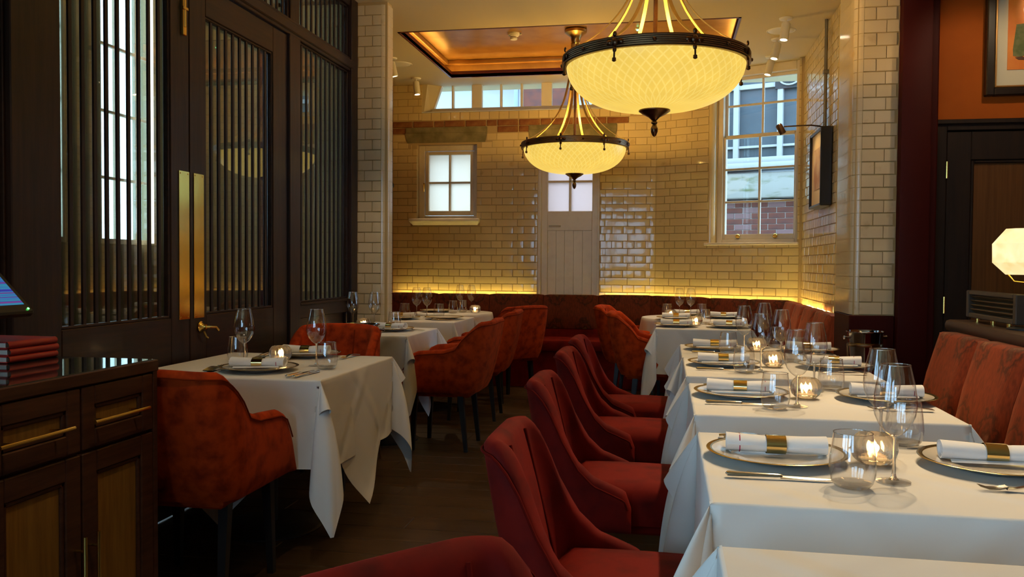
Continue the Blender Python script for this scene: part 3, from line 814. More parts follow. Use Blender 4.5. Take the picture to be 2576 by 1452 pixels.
# neighbour opposite the sash window
nbo = thing('neighbour_house', 'brick neighbour building with large grey panes and white frames outside the sash window', 'building', (.35, 12.3, 0), radians(-20))
GREYG = mat('neighbour_glass', (0.042, 0.052, 0.060), 0.45, var=(3, (0.062, 0.072, 0.078), .4, .7))
MOSS = mat('mossy_ledge', (0.33, 0.30, 0.25), 0.8, var=(4, (0.14, 0.145, 0.06), .5, .72), vscale=(1, 1, 3))
box('wall', mat('neighbour_core', (.5, .42, .38), .9), nbo, -2.5, 3.5, .03, 1.2, 0, 2.11, 0)
bmo = MB().box(-.108, .108, -.012, .02, -.0345, .0345, .004).mesh('brick', BRICK2)
BR3 = mat('outside_brick_dark', (0.20, 0.10, 0.09), 0.85)
bmo2 = MB().box(-.108, .108, -.012, .02, -.0345, .0345, .004).mesh('brick', BR3)
wl = [c for c in nbo.children if c.name.startswith('wall')][0]
for r in range(9):
    for i in range(16):
        place('brick', bmo if random.random() < .72 else bmo2, wl, (-.9 + i * .228 + (r % 2) * .114, .03, 1.44 + r * .076))
box('ledge', MOSS, nbo, -2.5, 3.5, -.12, .3, 2.13, 2.47, .02)
box('ledge', WPAINT2, nbo, -2.5, 3.5, -.18, .3, 2.51, 2.60, .01)
box('sill', WPAINT2, nbo, -2.5, 3.5, -.10, .3, 2.60, 2.68, .01)
for i in range(9):
    x = -1.76 + i * .59
    wn = box('window', GREYG, nbo, x, x + .57, .05, .08, 2.68, 5.0, 0)
    mb = MB(); mb.box(x - .04, x + .03, -.02, .06, 2.68, 5.0); mb.box(x, x + .59, 0, .06, 2.82, 2.85); mb.box(x, x + .59, 0, .06, 3.62, 3.68)
    mb.build('frame', WPAINT2, wn)
fan = MB(); fan.tube([(.13 * cos(a), 0, .09 * sin(a)) for a in [i * pi / 10 for i in range(21)]], .012, 8); 
o = fan.build('vent_ring', WPAINT2, nbo, 60, (1.31, -.05, 3.71))
box('vent_panel', IRON, nbo, 1.12, 1.50, -.03, .02, 3.58, 3.86, 0)

# ------------------------------------------------------------------ banquettes and wall-wash strips
def bench_fabric(name, base, dark, light):
    N = NT(name); b = N.b
    b.inputs['Roughness'].default_value = .75; b.inputs['Specular IOR Level'].default_value = .25
    b.inputs['Sheen Weight'].default_value = .3; b.inputs['Sheen Tint'].default_value = (1, .35, .15, 1); b.inputs['Sheen Roughness'].default_value = .4
    tc = N.n('ShaderNodeTexCoord')
    sx = N.n('ShaderNodeSeparateXYZ'); N.l(tc.outputs['Object'], sx.inputs[0])
    # floral medallions repeat across the cloth
    def med(sock, per, off):
        a = N.n('ShaderNodeMath', operation='ADD'); a.inputs[1].default_value = off; N.l(sock, a.inputs[0])
        p = N.n('ShaderNodeMath', operation='PINGPONG'); p.inputs[1].default_value = per / 2; N.l(a.outputs[0], p.inputs[0])
        return p.outputs[0]
    cb = N.n('ShaderNodeCombineXYZ'); N.l(med(sx.outputs[0], .29, .145), cb.inputs[0]); N.l(med(sx.outputs[2], .46, -.04), cb.inputs[1])
    sq = N.n('ShaderNodeVectorMath', operation='MULTIPLY'); sq.inputs[1].default_value = (1.0, .62, 1); N.l(cb.outputs[0], sq.inputs[0])
    ln = N.n('ShaderNodeVectorMath', operation='LENGTH'); N.l(sq.outputs[0], ln.inputs[0])
    no = N.n('ShaderNodeTexNoise'); no.inputs['Scale'].default_value = 26; no.inputs['Detail'].default_value = 5; N.l(tc.outputs['Object'], no.inputs['Vector'])
    ad = N.n('ShaderNodeMath', operation='MULTIPLY_ADD'); ad.inputs[1].default_value = .09; N.l(no.outputs['Fac'], ad.inputs[0]); N.l(ln.outputs['Value'], ad.inputs[2])
    r = N.n('ShaderNodeValToRGB'); e = r.color_ramp.elements
    e[0].position = .05; e[0].color = c4(light); e[1].position = .20; e[1].color = c4(base)
    for p, c in ((.075, light), (.095, dark), (.12, base), (.135, dark), (.155, base)):
        x = e.new(p); x.color = c4(c)
    N.l(ad.outputs[0], r.inputs[0])
    n2 = N.n('ShaderNodeTexNoise'); n2.inputs['Scale'].default_value = 30; n2.inputs['Detail'].default_value = 4
    mp = N.n('ShaderNodeMapping'); mp.inputs['Scale'].default_value = (3, 3, .6); N.l(tc.outputs['Object'], mp.inputs[0]); N.l(mp.outputs[0], n2.inputs['Vector'])
    r2 = N.n('ShaderNodeValToRGB'); r2.color_ramp.elements[0].position = .35; r2.color_ramp.elements[0].color = (.45, .45, .45, 1); r2.color_ramp.elements[1].position = .65; r2.color_ramp.elements[1].color = (1, 1, 1, 1)
    N.l(n2.outputs['Fac'], r2.inputs[0])
    mx = N.n('ShaderNodeMix', data_type='RGBA', blend_type='MULTIPLY'); mx.inputs[0].default_value = .7
    N.l(r.outputs[0], mx.inputs[6]); N.l(r2.outputs[0], mx.inputs[7]); N.l(mx.outputs[2], b.inputs['Base Color'])
    return N.m
BENCH = bench_fabric('back_banquette_velvet', (0.17, 0.028, 0.007), (0.06, 0.014, 0.005), (0.20, 0.09, 0.025))
BENCH2 = bench_fabric('side_banquette_velvet', (0.31, 0.040, 0.007), (0.085, 0.017, 0.006), (0.33, 0.13, 0.06))

def banquette(name, label, loc, rz, L, seams, fabric, ztop=.905, gap=.06, depth=.62, lean=.05, lower=.56, zjit=.004):
    """local x along the bench, -y toward the room; wall at y=0"""
    t = thing(name, label, 'banquette', loc, rz, 'banquettes along the walls'); rnd = random.Random(len(label))
    ed = [0] + list(seams) + [L]
    for a, b in zip(ed[:-1], ed[1:]):
        zt = ztop + rnd.uniform(-zjit, zjit); yb = -gap; yf = -gap - .10; cx = (a + b) / 2; hw2 = (b - a) / 2 - .003
        P = []; nx = 10
        prof = [(yb, lower), (yb, zt - .02), (yb - .02, zt), (yf + .02, zt), (yf + .004, zt - .012), (yf - .008, zt - .05), (yf - lean * .5 - .012, (zt + lower) / 2), (yf - lean - .008, lower + .03), (yf - lean + .004, lower)]
        for i in range(nx + 1):
            u = -1 + 2 * i / nx; x = hw2 * u; k = max(0, (abs(u) - .86) / .14) ** 2 * .022
            P.append([(x, y + (k if j > 3 else 0), z - (k * .35 if 1 < j < 6 else 0)) for j, (y, z) in enumerate(prof)])
        mb = MB(); mb.grid(P); mb.f.append(tuple(range(len(prof)))); n0 = nx * len(prof); mb.f.append(tuple(n0 + j for j in range(len(prof))))
        mb.build('back_cushion', fabric, t, 50, (cx, 0, 0))
    box('back_panel', BENCHRED, t, 0, L, -gap - .14, -gap, .30, lower, .01)
    box('seat', BENCHRED, t, .005, L - .005, -depth, -gap - .12, .36, .475, .03)
    box('plinth', BENCHRED, t, .01, L - .01, -depth + .04, -gap - .02, 0, .36, .004)
    return t
bq1 = banquette('banquette', 'dark floral velvet banquette along the back wall', (-2.93, YB - .012, 0), 0, 2.80, [.53, 1.10, 1.67, 2.24], BENCH)
bq2 = banquette('banquette', 'dark floral velvet banquette on the angled wall below the sash window', (-.122 - .012 * sin(CA), YB - .012 * cos(CA), 0), -CA, 1.45, [.02 + .62, 1.05], BENCH)
bq3 = banquette('banquette', 'orange brown velvet banquette along the tiled right wall', (XR - .012, 8.15, 0), -pi / 2, 2.20, [.62, 1.10, 1.62], BENCH2, ztop=.893)
LEDW = emis('bench_led', (1.0, 0.78, 0.22), 36)
def strip(loc, rz, a, b, nm='wash_light_strip'):
    o = MB().box(a, b, -.040, -.026, .850, .856).build(nm, LEDW); o.location = loc; o.rotation_euler = (0, 0, rz); return o
s1 = strip((-2.93, YB - .012, 0), 0, .05, 1.55); tag(s1, 'warm light strip behind the back banquette left of the door', 'light strip', 'wall wash light strips')
s2 = strip((-2.93, YB - .012, 0), 0, 2.26, 2.80); tag(s2, 'warm light strip behind the back banquette right of the door', 'light strip', 'wall wash light strips')
s3 = strip((-.122 - .012 * sin(CA), YB - .012 * cos(CA), 0), -CA, .02, 1.44); tag(s3, 'warm light strip behind the banquette on the angled wall', 'light strip', 'wall wash light strips')
s4 = strip((XR - .012, 8.15, 0), -pi / 2, 0, 1.1); tag(s4, 'warm light strip behind the right wall banquette', 'light strip', 'wall wash light strips')

# near right banquette with its low divider, lamp and radio grille box
div = thing('low_divider', 'low dark divider with rounded top rail behind the near right banquette', 'divider', (0, 0, 0))
box('panel', DOORW, div, 1.42, 1.60, .6, 4.62, 0, .90, .004)
box('top_rail', wood('rail_wood', (.045, .024, .014), (.075, .040, .024), .38, (40, 3, 40)), div, 1.385, 1.64, .6, 4.64, .895, .955, .022)
bq4 = banquette('banquette', 'orange floral velvet banquette at the near right beside the row of tables', (1.415, 4.50, 0), -pi / 2, 3.3, [.52, 1.06, 1.60, 2.14, 2.68], BENCH2, ztop=.905, gap=.01, depth=.50, lean=.08, lower=.50, zjit=.002)
# ------------------------------------------------------------------ bowl pendant lamps
def bowl_mat():
    N = NT('alabaster_bowl'); b = N.b
    b.inputs['Base Color'].default_value = (0.20, 0.14, 0.04, 1); b.inputs['Roughness'].default_value = .35
    tc = N.n('ShaderNodeTexCoord'); sx = N.n('ShaderNodeSeparateXYZ'); N.l(tc.outputs['Object'], sx.inputs[0])
    at = N.n('ShaderNodeMath', operation='ARCTAN2'); N.l(sx.outputs[1], at.inputs[0]); N.l(sx.outputs[0], at.inputs[1])
    zz = N.n('ShaderNodeMath', operation='MULTIPLY'); zz.inputs[1].default_value = 62.0; N.l(sx.outputs[2], zz.inputs[0])
    outs = []
    for sg in (1, -1):
        a = N.n('ShaderNodeMath', operation='MULTIPLY_ADD'); a.inputs[1].default_value = 26.0; N.l(at.outputs[0], a.inputs[0])
        m_ = N.n('ShaderNodeMath', operation='MULTIPLY'); m_.inputs[1].default_value = sg; N.l(zz.outputs[0], m_.inputs[0]); N.l(m_.outputs[0], a.inputs[2])
        c = N.n('ShaderNodeMath', operation='COSINE'); N.l(a.outputs[0], c.inputs[0])
        ab = N.n('ShaderNodeMath', operation='ABSOLUTE'); N.l(c.outputs[0], ab.inputs[0])
        pw = N.n('ShaderNodeMath', operation='POWER'); pw.inputs[1].default_value = 22; N.l(ab.outputs[0], pw.inputs[0]); outs.append(pw.outputs[0])
    mx = N.n('ShaderNodeMath', operation='MAXIMUM'); N.l(outs[0], mx.inputs[0]); N.l(outs[1], mx.inputs[1])
    no = N.n('ShaderNodeTexNoise'); no.inputs['Scale'].default_value = 7; N.l(tc.outputs['Object'], no.inputs['Vector'])
    r = N.n('ShaderNodeValToRGB'); r.color_ramp.elements[0].color = (0.91, 0.61, 0.10, 1); r.color_ramp.elements[1].color = (1.0, 0.71, 0.16, 1)
    N.l(mx.outputs[0], r.inputs[0])
    m3 = N.n('ShaderNodeMath', operation='MULTIPLY_ADD'); m3.inputs[1].default_value = .25; m3.inputs[2].default_value = .70; N.l(no.outputs['Fac'], m3.inputs[0])
    N.l(r.outputs[0], b.inputs['Emission Color']); N.l(m3.outputs[0], b.inputs['Emission Strength'])
    bp = N.n('ShaderNodeBump'); bp.inputs['Strength'].default_value = .25; bp.inputs['Distance'].default_value = .004
    N.l(mx.outputs[0], bp.inputs['Height']); N.l(bp.outputs[0], b.inputs['Normal'])
    return N.m
ALAB = bowl_mat()
def pendant(label, loc, ztop, phase, power):
    """origin at the rim centre"""
    t = thing('bowl_pendant_lamp', label, 'pendant lamp', loc, phase, 'bowl pendant lamps')
    R0 = .462; D = .232
    prof = []
    for i in range(25):
        a = i / 24 * pi / 2; prof.append((R0 * cos(a) ** .68 + .0005, -D * sin(a) ** 1.05))
    prof += [(max(r - .008, .0004), z + .008) for r, z in reversed(prof)]
    MB().lathe(prof, 96).build('glass_bowl', ALAB, t, 70)
    # fluted band
    bp_ = []
    for k in range(5):
        z = -.008 + k * .0095; bp_ += [(.478, z), (.4855, z + .002), (.4855, z + .0065), (.478, z + .0085)]
    bp_ = [(.462, -.013), (.482, -.013)] + bp_ + [(.482, .043), (.462, .043)]
    MB().lathe(bp_, 96, closed=True).build('band', BAND, t, 30)
    top = ztop - .13
    # eight curved straps
    for k in range(8):
        a = k * pi / 4; pts = []
        for i in range(19):
            z = .045 + (top - .045) * (i / 18) ** 1.5
            r = .028 + .445 * math.exp(-(z - .045) / .225)
            pts.append((r, z))
        mb = MB(); P = []
        for side in range(4):
            pass
        rows = []
        for r, z in pts:
            wd = .010; th = .004
            rows.append([(cos(a) * (r + dt) - sin(a) * dw, sin(a) * (r + dt) + cos(a) * dw, z) for dw, dt in ((-wd, -th), (wd, -th), (wd, th), (-wd, th), (-wd, -th))])
        mb.grid(rows); mb.build('strap', BRASSS, t, 40)
        # cast bracket with its drop
        mb = MB(); c_, s_ = cos(a), sin(a)
        def pt(r, tng, z): return (c_ * r - s_ * tng, s_ * r + c_ * tng, z)
        br = MB(); br.lathe([(.001, .014), (.012, .012), (.018, 0), (.012, -.012), (.001, -.014)], 10)
        mb.add([pt(.492 + v[2] * .5, v[0], v[1] * 1.15 + .013) for v in br.v], br.f)
        for dx in (-.030, .030): mb.add([pt(.488 + v[2] * .4, v[0] * .85 + dx, v[1] * .8 + .013) for v in br.v], br.f)
        for dz in (.052, -.022): mb.add([pt(.488 + v[2] * .4, v[0] * .6, v[1] * .8 + dz) for v in br.v], br.f)
        mb.tube([pt(.490, 0, -.02), pt(.492, 0, -.058)], .0048, 8)
        mb.tube([pt(.492, 0, -.058), pt(.492, 0, -.062), pt(.492, 0, -.076), pt(.492, 0, -.080)], [.003, .0095, .0105, .004], 10)
        mb.build('bracket', BRONZE, t, 50)
        a2 = a + pi / 8
        st = MB().lathe([(.0005, .012), (.008, .010), (.010, .004), (.007, 0)], 10)
        mb = MB(); mb.add([(cos(a2) * (.485 + v[2]) - sin(a2) * v[0], sin(a2) * (.485 + v[2]) + cos(a2) * v[0], v[1] + .013) for v in st.v], st.f)
        mb.build('stud', BRONZE, t, 60)
    mb = MB().lathe([(r_, z_ - .027) for r_, z_ in [(.0005, -.345), (.010, -.338), (.018, -.318), (.018, -.300), (.012, -.286), (.009, -.280), (.016, -.274), (.016, -.268), (.010, -.262), (.030, -.243), (.062, -.226), (.082, -.212), (.082, -.206), (.0005, -.200)]], 28)
    mb.build('finial', BRONZE, t, 45)
    MB().tube([(0, 0, -.15), (0, 0, ztop - .05)], .0115, 12).build('rod', BRONZE, t)
    MB().lathe([(.0005, top - .01), (.040, top - .008), (.044, top + .006), (.030, top + .014), (.0005, top + .02)], 20).build('strap_collar', BRASS, t, 40)
    MB().lathe([(.016, ztop - .150), (.034, ztop - .145), (.040, ztop - .110), (.046, ztop - .075), (.072, ztop - .052), (.098, ztop - .034), (.102, ztop - .012), (.094, ztop - .001), (.0005, ztop)], 28).build('ceiling_canopy', mat('canopy_brass', (.42, .27, .10), .3, 1.0), t, 40)
    bulb('pendant_bulb', (loc[0], loc[1], loc[2] + .03), power, .07)
    bulb('pendant_bulb_low', (loc[0], loc[1], loc[2] - .275 - .12), power * .0 + .001, .05)
    return t
p_a = pendant('large glowing bowl pendant lamp with brass straps, the nearer one hanging at the top', (-.075, 4.54, 2.262), ZC - 2.262, radians(-22), 50)
p_b = pendant('smaller looking glowing bowl pendant lamp hanging from the copper ceiling tray', (-.835, 7.70, 2.272), ZT - 2.272, radians(-8), 42)

# ------------------------------------------------------------------ ceiling spots and fittings
SPOTL = emis('spot_lens', (1.0, .84, .62), 18)
def ceiling_spot(label, x, y, lean, power, aim, size=60):
    t = thing('ceiling_spotlight', label, 'spotlight', (x, y, ZC), 0, 'ceiling spotlights')
    MB().lathe([(.0005, -.014), (.046, -.012), (.052, -.003), (.052, 0)], 24).build('base_disc', SPOTW, t, 40)
    MB().tube([(0, 0, -.010), (0, 0, -.042)], .009, 10).build('stem', SPOTW, t)
    b = MB().lathe([(.0005, .02), (.030, .018), (.034, .010), (.034, -.115), (.028, -.118), (.026, -.108)], 24).build('housing', SPOTW, t, 40, (0, 0, -.055))
    b.rotation_euler = lean
    ln = MB().lathe([(.0005, -.108), (.026, -.108)], 20).build('lens', SPOTL, b, 60)
    d = Matrix.Rotation(lean[1], 3, 'Y') @ Vector((0, 0, -1)); d = Matrix.Rotation(lean[0], 3, 'X') @ Vector((-sin(lean[1]), 0, -cos(lean[1])))
    p = Vector((x, y, ZC - .055)) + d * .135
    spot('spot_beam', p, aim, power * 1.65, size)
    return t
ceiling_spot('white cylinder ceiling spotlight at the right, nearest of the three', .885, 6.94, (radians(-6), radians(8), 0), 26, (.45, 6.6, .75))
ceiling_spot('white cylinder ceiling spotlight at the right, middle of the three', .895, 7.56, (radians(-6), radians(12), 0), 26, (.2, 7.5, .75))
ceiling_spot('white cylinder ceiling spotlight at the right, farthest of the three', .915, 8.18, (radians(-4), radians(14), 0), 20, (.2, 8.0, .75))
ceiling_spot('white cylinder ceiling spotlight beside the left tiled pier', -2.567, 7.71, (radians(8), radians(-12), 0), 24, (-2.0, 6.9, .75))
ceiling_spot('white cylinder ceiling spotlight above the small casement window', -2.592, 8.58, (radians(-2), radians(-8), 0), 20, (-2.1, 8.2, .75))
for i, (x, y, ax, ay, pw) in enumerate(((.93, 2.55, .52, 1.35, 30), (.93, 3.35, .50, 2.25, 52), (.93, 4.35, .48, 3.3, 52), (.93, 5.30, .45, 4.5, 46), (-.95, 3.9, -1.7, 3.75, 10), (-1.75, 5.0, -1.95, 5.6, 13), (-.75, 1.7, -1.72, 2.75, 20))):
    ceiling_spot(['white cylinder ceiling spotlight above the frame over the nearest tables', 'white cylinder ceiling spotlight above the frame over the first full table', 'white cylinder ceiling spotlight above the frame over the second table', 'white cylinder ceiling spotlight above the frame over the third table', 'white cylinder ceiling spotlight above the frame over the left foreground table', 'white cylinder ceiling spotlight above the frame near the left pier', 'unseen ceiling spotlight added above the frame to brighten the near left armchair'][i], x, y, (radians(0), radians(6), 0), pw, (ax, ay, .75), 62)  # last one is an added lamp that lifts the dark left foreground
for x, y, lb in ((.895, 7.30, 'round white ceiling speaker plate between the right spotlights'), (-2.562, 7.95, 'round white ceiling speaker plate beside the left spotlights')):
    t = thing('ceiling_disc', lb, 'ceiling plate', (x, y, ZC), 0, 'ceiling plates')
    MB().lathe([(.0005, -.006), (.085, -.006), (.100, -.003), (.105, 0)], 32).build('cover', SPOTW, t, 40)
    MB().lathe([(.105, -.0005), (.112, -.004), (.118, 0)], 32).build('ring', SPOTW, t, 40)
t = thing('smoke_detector', 'white smoke detector on the copper ceiling tray', 'smoke detector', (-1.41, 7.74, ZT))
MB().lathe([(.0005, -.020), (.052, -.020), (.056, -.012), (.056, 0)], 28).build('base', SPOTW, t, 40)
MB().lathe([(.0005, -.062), (.030, -.060), (.036, -.050), (.030, -.046), (.030, -.032), (.044, -.028), (.044, -.020)], 28).build('sensor_head', SPOTW, t, 40)
box('test_tab', SPOTW, t, .045, .075, -.008, .008, -.018, -.006, .002)
t = thing('ceiling_sensor', 'tiny ceiling sensor with a green light in the tray', 'sensor', (-.285, 7.757, ZT))
MB().lathe([(.0005, -.012), (.022, -.011), (.026, 0)], 18).build('body', SPOTW, t, 40)
MB().lathe([(.0005, -.022), (.009, -.020), (.011, -.012)], 12).build('indicator', emis('green_led', (.10, 1.0, .45), 10), t, 60)

# ------------------------------------------------------------------ pictures
def picture_frame(t, u0, u1, z0, z1, y0, y1, fw, m):
    mb = MB()
    for a in ((u0, u0 + fw, z0, z1), (u1 - fw, u1, z0, z1), (u0 + fw, u1 - fw, z1 - fw, z1), (u0 + fw, u1 - fw, z0, z0 + fw)): mb.box(a[0], a[1], y0, y1, a[2], a[3], .006)
    return mb.build('frame', m, t)
FRB = mat('frame_black_brown', (.016, .009, .006), .35)
# on the tiled right wall (local x toward camera, -y into the room)
t = thing('framed_picture', 'deep black framed picture on the tiled right wall under its own lamp', 'picture', (XR - .012, 7.30, 1.68), -pi / 2)
picture_frame(t, 0, .52, 0, .60, -.085, 0, .022, FRB)
box('backing', FRB, t, .02, .50, -.06, -.002, .02, .58, 0)
box('mount', mat('mount_cream', (.78, .60, .36), .7), t, .022, .498, -.066, -.061, .022, .578, 0)
box('print', mat('print_brown', (.45, .22, .10), .6, var=(6, (.62, .45, .28), .4, .6)), t, .13, .40, -.069, -.067, .14, .46, 0)
t2 = thing('picture_lamp', 'slim bronze picture lamp on a curved arm above the right wall picture', 'lamp', (XR - .005, 7.04, 2.30), 0)
MB().tube([(0, 0, 0), (-.06, 0, .018), (-.12, 0, .026), (-.22, 0, .024), (-.33, 0, .020)], .006, 10).build('arm', BRONZE, t2)
b = MB().lathe([(.0005, .040), (.018, .038), (.026, .028), (.026, -.045), (.022, -.046), (.020, -.038)], 20).build('head', BRONZE, t2, 40, (-.355, 0, .005)); b.rotation_euler = (0, radians(-28), 0)
MB().lathe([(.0005, -.038), (.020, -.038)], 18).build('bulb', emis('picture_bulb', (1, .72, .34), 22), b, 60)
spot('picture_beam', (XR - .34, 7.04, 2.262), (XR - .02, 7.04, 1.95), 3.2, 100, .7, (1, .68, .30))
# orange wall picture
t = thing('framed_painting', 'wide cream mounted orange painting in a dark frame at the top right', 'picture', (1.838, 5.515, 2.232), 0)
picture_frame(t, 0, .86, 0, .86, -.05, 0, .046, FRB)
mb = MB()
for a in ((.046, .058, .046, .814), (.802, .814, .046, .814), (.058, .802, .802, .814), (.058, .802, .046, .058)): mb.box(a[0], a[1], -.044, -.012, a[2], a[3], .003)
mb.build('gilt_slip', mat('gilt', (.75, .45, .16), .3, 1.0), t)
box('mount', mat('mount_pale', (.72, .64, .44), .6), t, .05, .81, -.020, -.010, .05, .81, 0)
box('painting', mat('painting_orange', (.75, .16, .02), .5, var=(4, (.85, .30, .04), .4, .65)), t, .120, .74, -.024, -.021, .152, .72, 0)
def flat(pts, name, m, y):
    mb = MB(); n = len(pts); mb.hull([(x, y, z) for x, z in pts], [(x, y + .0015, z) for x, z in pts]); return mb.build(name, m, t)
flat([(.165, .415), (.215, .420), (.255, .345), (.285, .330), (.292, .245), (.24, .235), (.175, .225), (.150, .232), (.148, .27)], 'green_garment', mat('paint_green', (.10, .13, .035), .6, var=(16, (.2, .2, .07), .4, .6)), -.0262)
flat([(.20 + .19 * (1 - cos(a)) , .50 + .17 * sin(a)) for a in [i * 2 * pi / 20 for i in range(20)]], 'pale_figure', mat('paint_pale', (.95, .70, .36), .6, var=(6, (.95, .82, .55), .4, .6)), -.0256)
flat([(.16, .222), (.20, .228), (.22, .215), (.24, .23), (.28, .232), (.30, .215), (.25, .205), (.18, .208)], 'dark_feet', mat('paint_dark', (.10, .04, .02), .6), -.0262)
t3 = ceiling_spot('white cylinder ceiling spotlight in front of the orange painting', 2.22, 4.95, (radians(-20), 0, 0), 10, (2.20, 5.5, 2.75), 34)
t4 = ceiling_spot('unseen ceiling spotlight added to brighten the orange wall', 1.95, 4.6, (radians(-14), 0, 0), 10, (1.75, 5.5, 2.0), 75)  # no known fitting here, added for more light on the orange plaster
# conduit pipe
t = thing('wall_conduit', 'thin grey conduit pipe running from the ceiling down to the right wall picture', 'pipe', (XR - .03, 7.02, 0))
MB().tube([(0, 0, 2.30), (0, 0, ZC)], .013, 10).build('pipe', mat('conduit_grey', (.20, .17, .10), .4, .5), t)
mb = MB(); mb.box(-.02, .028, -.022, .022, 2.72, 2.75, .004); mb.build('clip', mat('conduit_grey', (.2, .17, .1), .4), t)

# ------------------------------------------------------------------ sideboard
cab = thing('sideboard', 'dark walnut sideboard with brass handles and a polished stone top', 'sideboard', (0, 0, 0))
CX = -1.64
box('carcass', CABW, cab, -2.275, CX - .022, .9, 2.505, .06, .862, .003)
box('end_panel', CABW, cab, -2.275, CX, 2.505, 2.528, 0, .864, .002)
box('plinth', CABW, cab, -2.25, CX - .05, .9, 2.50, 0, .06, 0)
box('top_edge', CABW, cab, -2.278, CX + .004, .9, 2.53, .862, .8985, .003)
box('stone_top', MARBLE, cab, -2.262, CX - .008, .9, 2.518, .8975, .9005, .0008)
def front(kind, y0, y1, z0, z1, fr):
    mb = MB()
    for a in ((y0, y0 + fr, z0, z1), (y1 - fr, y1, z0, z1), (y0 + fr, y1 - fr, z1 - fr, z1), (y0 + fr, y1 - fr, z0, z0 + fr)): mb.box(CX - .022, CX, a[0], a[1], a[2], a[3], .003)
    d = mb.build(kind, CABW, cab)
    box('inset_panel', CANE, d, CX - .020, CX - .013, y0 + fr, y1 - fr, z0 + fr, z1 - fr, 0)
    mb = MB(); i0, i1, j0, j1 = y0 + fr, y1 - fr, z0 + fr, z1 - fr; q_ = .014
    for a in ((i0, i0 + q_, j0, j1), (i1 - q_, i1, j0, j1), (i0, i1, j1 - q_, j1), (i0, i1, j0, j0 + q_)): mb.box(CX - .016, CX - .005, a[0], a[1], a[2], a[3], .004)
    mb.build('moulding', CABW, d)
    return d
def handle(d, p0, p1):
    p0 = Vector(p0); p1 = Vector(p1); mb = MB(); mb.tube([p0, p1], .0055, 10)
    for f in (.16, .84):
        p = p0.lerp(p1, f); mb.tube([p, p + Vector((-.042, 0, 0))], .004, 8)
    mb.build('handle', BRASS, d)
for i, (y0, y1) in enumerate(((2.163, 2.502), (1.808, 2.155), (1.45, 1.80))):
    d = front('drawer', y0, y1, .675, .856, .055)
    handle(d, (CX + .032, y0 + .012, .757), (CX + .032, y1 - .066, .757))
    d = front('door', y0, y1, .07, .665, .062)
    hy = (2.184, 2.126, 1.49)[i]
    handle(d, (CX + .034, hy, .18), (CX + .034, hy, .440))
# menus
for i in range(3):
    z0 = .9012 + i * .0225; dy = (0, .004, -.003)[i]
    t = thing('menu_book', ['red leather menu book at the bottom of the stack', 'red leather menu book in the middle of the stack', 'red leather menu book on top of the stack'][i], 'book', (0, 0, 0), 0, 'red menu books on the sideboard')
    mb = MB(); mb.box(-2.25, -2.000, 2.295 + dy, 2.508 + dy, z0, z0 + .004, .001); mb.box(-2.25, -2.000, 2.295 + dy, 2.508 + dy, z0 + .018, z0 + .022, .001)
    mb.build('cover', MENU, t)
    P = [[(-2.001 + .012 * sin(a), y, z0 + .011 - .0116 * cos(a)) for a in [k * pi / 8 for k in range(9)]] for y in (2.295 + dy, 2.508 + dy)]
    MB().grid(P).build('spine', MENU, t, 180)
    box('pages', PAPER, t, -2.245, -2.005, 2.299 + dy, 2.504 + dy, z0 + .004, z0 + .018, 0)
# till screen
def screen_mat():
    N = NT('till_screen'); b = N.b; b.inputs['Base Color'].default_value = (.01, .01, .02, 1); b.inputs['Roughness'].default_value = .15
    tc = N.n('ShaderNodeTexCoord'); mp = N.n('ShaderNodeMapping'); mp.inputs['Scale'].default_value = (0.02, 55, 55); N.l(tc.outputs['Object'], mp.inputs[0])
    mp.inputs['Scale'].default_value = (60, .5, .5)
    no = N.n('ShaderNodeTexNoise'); no.inputs['Scale'].default_value = 1.0; no.inputs['Detail'].default_value = 2; N.l(mp.outputs[0], no.inputs['Vector'])
    r = N.n('ShaderNodeValToRGB'); e = r.color_ramp.elements; e[0].position = .3; e[0].color = (.01, .02, .22, 1); e[1].position = .75; e[1].color = (.02, .05, .35, 1)
    for p, c in ((.42, (.03, .05, .45)), (.5, (.02, .25, .35)), (.56, (.02, .03, .35)), (.63, (.3, .03, .12)), (.68, (.02, .05, .4))):
        x = e.new(p); x.color = c4(c)
    N.l(no.outputs['Fac'], r.inputs[0]); N.l(r.outputs[0], b.inputs['Emission Color']); b.inputs['Emission Strength'].default_value = .8
    return N.m
t = thing('till_screen', 'black tilted touch screen till with a blue display at the left edge', 'screen', (-1.95, 2.356, 1.062), 0)
body = MB().box(-.005, .30, -.40, 0, -.028, 0, .006).build('housing', PLASTIC, t); body.rotation_euler = (0, radians(180 + 45), 0)
body.location = (0, 0, 0)
body.rotation_euler = (0, 0, 0)
# slab rises away from the viewer: build it directly in the tilted plane
def tilt(o): o.rotation_euler = (0, radians(45), 0)
bpy.data.objects.remove(body)
body = MB().box(-.30, .004, -.40, 0, -.026, 0, .006).build('housing', PLASTIC, t); tilt(body)
scr = MB().box(-.28, -.030, -.38, -.022, -.0005, .0012).build('display', screen_mat(), t); tilt(scr)
led = MB().lathe([(.0003, .002), (.0035, .0018), (.0035, 0)], 10).build('power_light', emis('till_led', (.1, 1, .15), 6), t, 60, (-.008, -.018, .0)); led.location = (-.006, -.022, .008); tilt(led)
mb = MB(); mb.box(-.16, -.12, -.22, -.18, -.16, .05, .01); mb.box(-.22, -.04, -.28, -.12, -.160, -.150, .004); mb.build('stand', PLASTIC, t)

